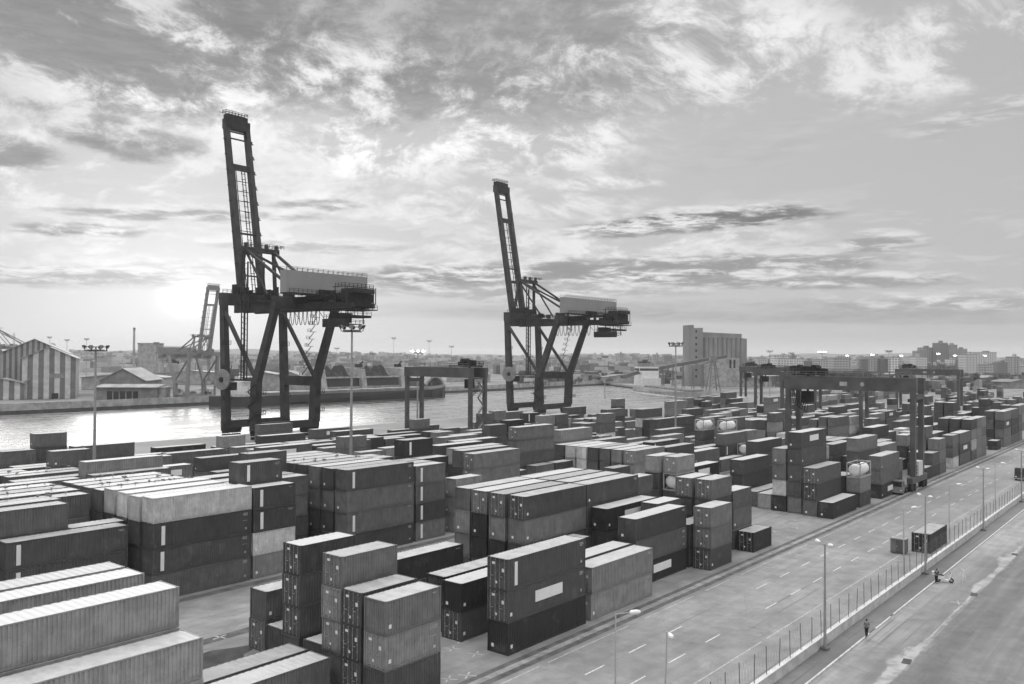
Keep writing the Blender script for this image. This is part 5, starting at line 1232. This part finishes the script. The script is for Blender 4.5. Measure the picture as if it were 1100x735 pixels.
me = b.mesh('distant_city', M_FPAINT); at = me.attributes.new('tone', 'FLOAT_COLOR', 'FACE'); at.data.foreach_set('color', [c for t in tn for c in (t, t, t, 1.0)])
o = bpy.data.objects.new('distant_city', me); COL.objects.link(o); tag(o, 'countless small far houses of the city in the haze', 'city', kind='stuff')
# port clutter on the far quays: crates, vehicles, stacks and plant too small to count
random.seed(61); b = MB(); tn = []
for i in range(2300):
    x = random.uniform(560, 1140); D_ = random.uniform(640, 1250) if x > 700 else random.uniform(720, 1150); ux, uy, _ = camdir(x, 400, D_)
    if ux < 640 and uy < 500: continue
    if uy < 490 and ux < 760 and uy > 240: continue
    if uy < 150: continue
    w = random.choice((3, 6, 12, 12, 18)); d_ = random.choice((2.5, 2.5, 5, 8)); h = random.choice((2.6, 2.6, 4, 5.2, 5.2, 7.8, 9))
    b.hexa([(ux, uy, -.25), (ux + w, uy, -.25), (ux + w, uy + d_, -.25), (ux, uy + d_, -.25), (ux, uy, h), (ux + w, uy, h), (ux + w, uy + d_, h), (ux, uy + d_, h)]); tn += [random.choice((.03, .05, .05, .08, .12, .18, .3, .55))] * 6
me = b.mesh('distant_port_clutter', M_FPAINT); at = me.attributes.new('tone', 'FLOAT_COLOR', 'FACE'); at.data.foreach_set('color', [c for t in tn for c in (t, t, t, 1.0)])
o = bpy.data.objects.new('distant_port_clutter', me); COL.objects.link(o); tag(o, 'countless small crates and vehicles on the far quays', 'port clutter', kind='stuff')
# low hills behind the city
b = MB(); random.seed(53); N_ = 80
for j in range(2):
    rows = []
    for k_ in range(5):
        D_ = 4300 + k_ * 500
        rows.append([Vector((*camdir(-120 + i * 17, 400, D_)[:2], (0, 30, 46, 58, 0)[k_] * (.75 + .35 * math.sin(i * .23 + k_) * math.sin(i * .071) + .12 * math.sin(i * .9 + k_ * 2)) - .5)) for i in range(N_)])
    if j == 0:
        for ra, rb in zip(rows, rows[1:]):
            for i in range(N_ - 1): b.poly([ra[i], ra[i + 1], rb[i + 1], rb[i]])
b.build('hills', mat('far hills', .12, .95, var=.4, scale=.01), smooth=True)['kind'] = 'structure'

# trees: tapered trunk, limbs and a crown of leaf clumps
M_BARK = mat('bark', .06, .9, var=.3); M_LEAF = mat('leaves', .055, .8, var=.5, scale=.6)
def tree_mesh(seed, H, rx):
    random.seed(seed); t = MB(); t.tube((0, 0, 0), (.1 * H * .1, 0, H * .45), H * .035, H * .02, 8)
    ends = []
    for i in range(7):
        a = i * .9 + random.uniform(-.3, .3); z = H * random.uniform(.3, .48); e = Vector((math.cos(a) * rx * random.uniform(.4, .8), math.sin(a) * rx * random.uniform(.4, .8), H * random.uniform(.55, .9))); t.tube((0, 0, z), e, H * .014, H * .005, 5); ends.append(e)
    c = MB()
    for e in ends + [Vector((0, 0, H * .9)), Vector((rx * .2, 0, H * .75))]:
        rc = rx * random.uniform(.32, .55)
        for k_ in range(90):
            d = Vector((random.gauss(0, 1), random.gauss(0, 1), random.gauss(0, .75))); d = d.normalized() * rc * random.random() ** .4; p = e + d; s_ = H * random.uniform(.018, .04)
            n1 = Vector((random.gauss(0, 1), random.gauss(0, 1), random.gauss(0, 1))).normalized(); n2 = n1.cross(Vector((.3, .5, .8))).normalized(); c.poly([p - n1 * s_, p + n2 * s_ * .7, p + n1 * s_, p - n2 * s_ * .7])
    return t.mesh('trunk', M_BARK), c.mesh('crown', M_LEAF)
TM = [tree_mesh(s_, 10, r_) for s_, r_ in ((1, 4.2), (2, 3.4), (3, 4.8))]
random.seed(59)
spots = [(992 + i * 7.5 + random.uniform(-2, 2), 1250 + random.uniform(-60, 60), random.uniform(16, 24)) for i in range(8)] + [(random.uniform(820, 1100), random.uniform(800, 1150), random.uniform(9, 15)) for i in range(26)] + [(x, 520, random.uniform(4, 7)) for x in (193, 200, 208, 216, 224, 232)] + [(x, random.uniform(760, 900), random.uniform(8, 13)) for x in (520, 548, 590, 622, 655, 700, 470)]
for i, (x, D_, H) in enumerate(sorted(spots)):
    ux, uy, _ = camdir(x, 400, D_); T = thing('tree', f'dark leafy tree, {ordw(i)} along the far shore counted from the striped warehouse', 'tree', (ux, uy, -.2), random.uniform(0, 6), 'trees along the far shore'); s_ = H / 10; T.scale = (s_, s_, s_)
    for nm, me in zip(('trunk', 'crown'), random.choice(TM)): o = bpy.data.objects.new(nm, me); COL.objects.link(o); o.parent = T

# ------------------------------------------------------------------ the air
b = MB(); b.box(-3020, -3020, -7.5, 9020, 9020, 122); hz_ = b.build('haze', []); hz_['kind'] = 'stuff'; hz_.data.materials.clear()
hm = bpy.data.materials.new('haze'); hm.use_nodes = True; nt = hm.node_tree; nt.nodes.clear()
out = nt.nodes.new('ShaderNodeOutputMaterial'); pv = nt.nodes.new('ShaderNodeVolumePrincipled'); pv.inputs['Color'].default_value = (.95, .95, .95, 1)
pv.inputs['Density'].default_value = .00010; pv.inputs['Anisotropy'].default_value = .35
nt.links.new(pv.outputs[0], out.inputs['Volume']); hz_.data.materials.append(hm)
tag(hz_, 'thin pale morning haze over the whole harbour', 'haze')
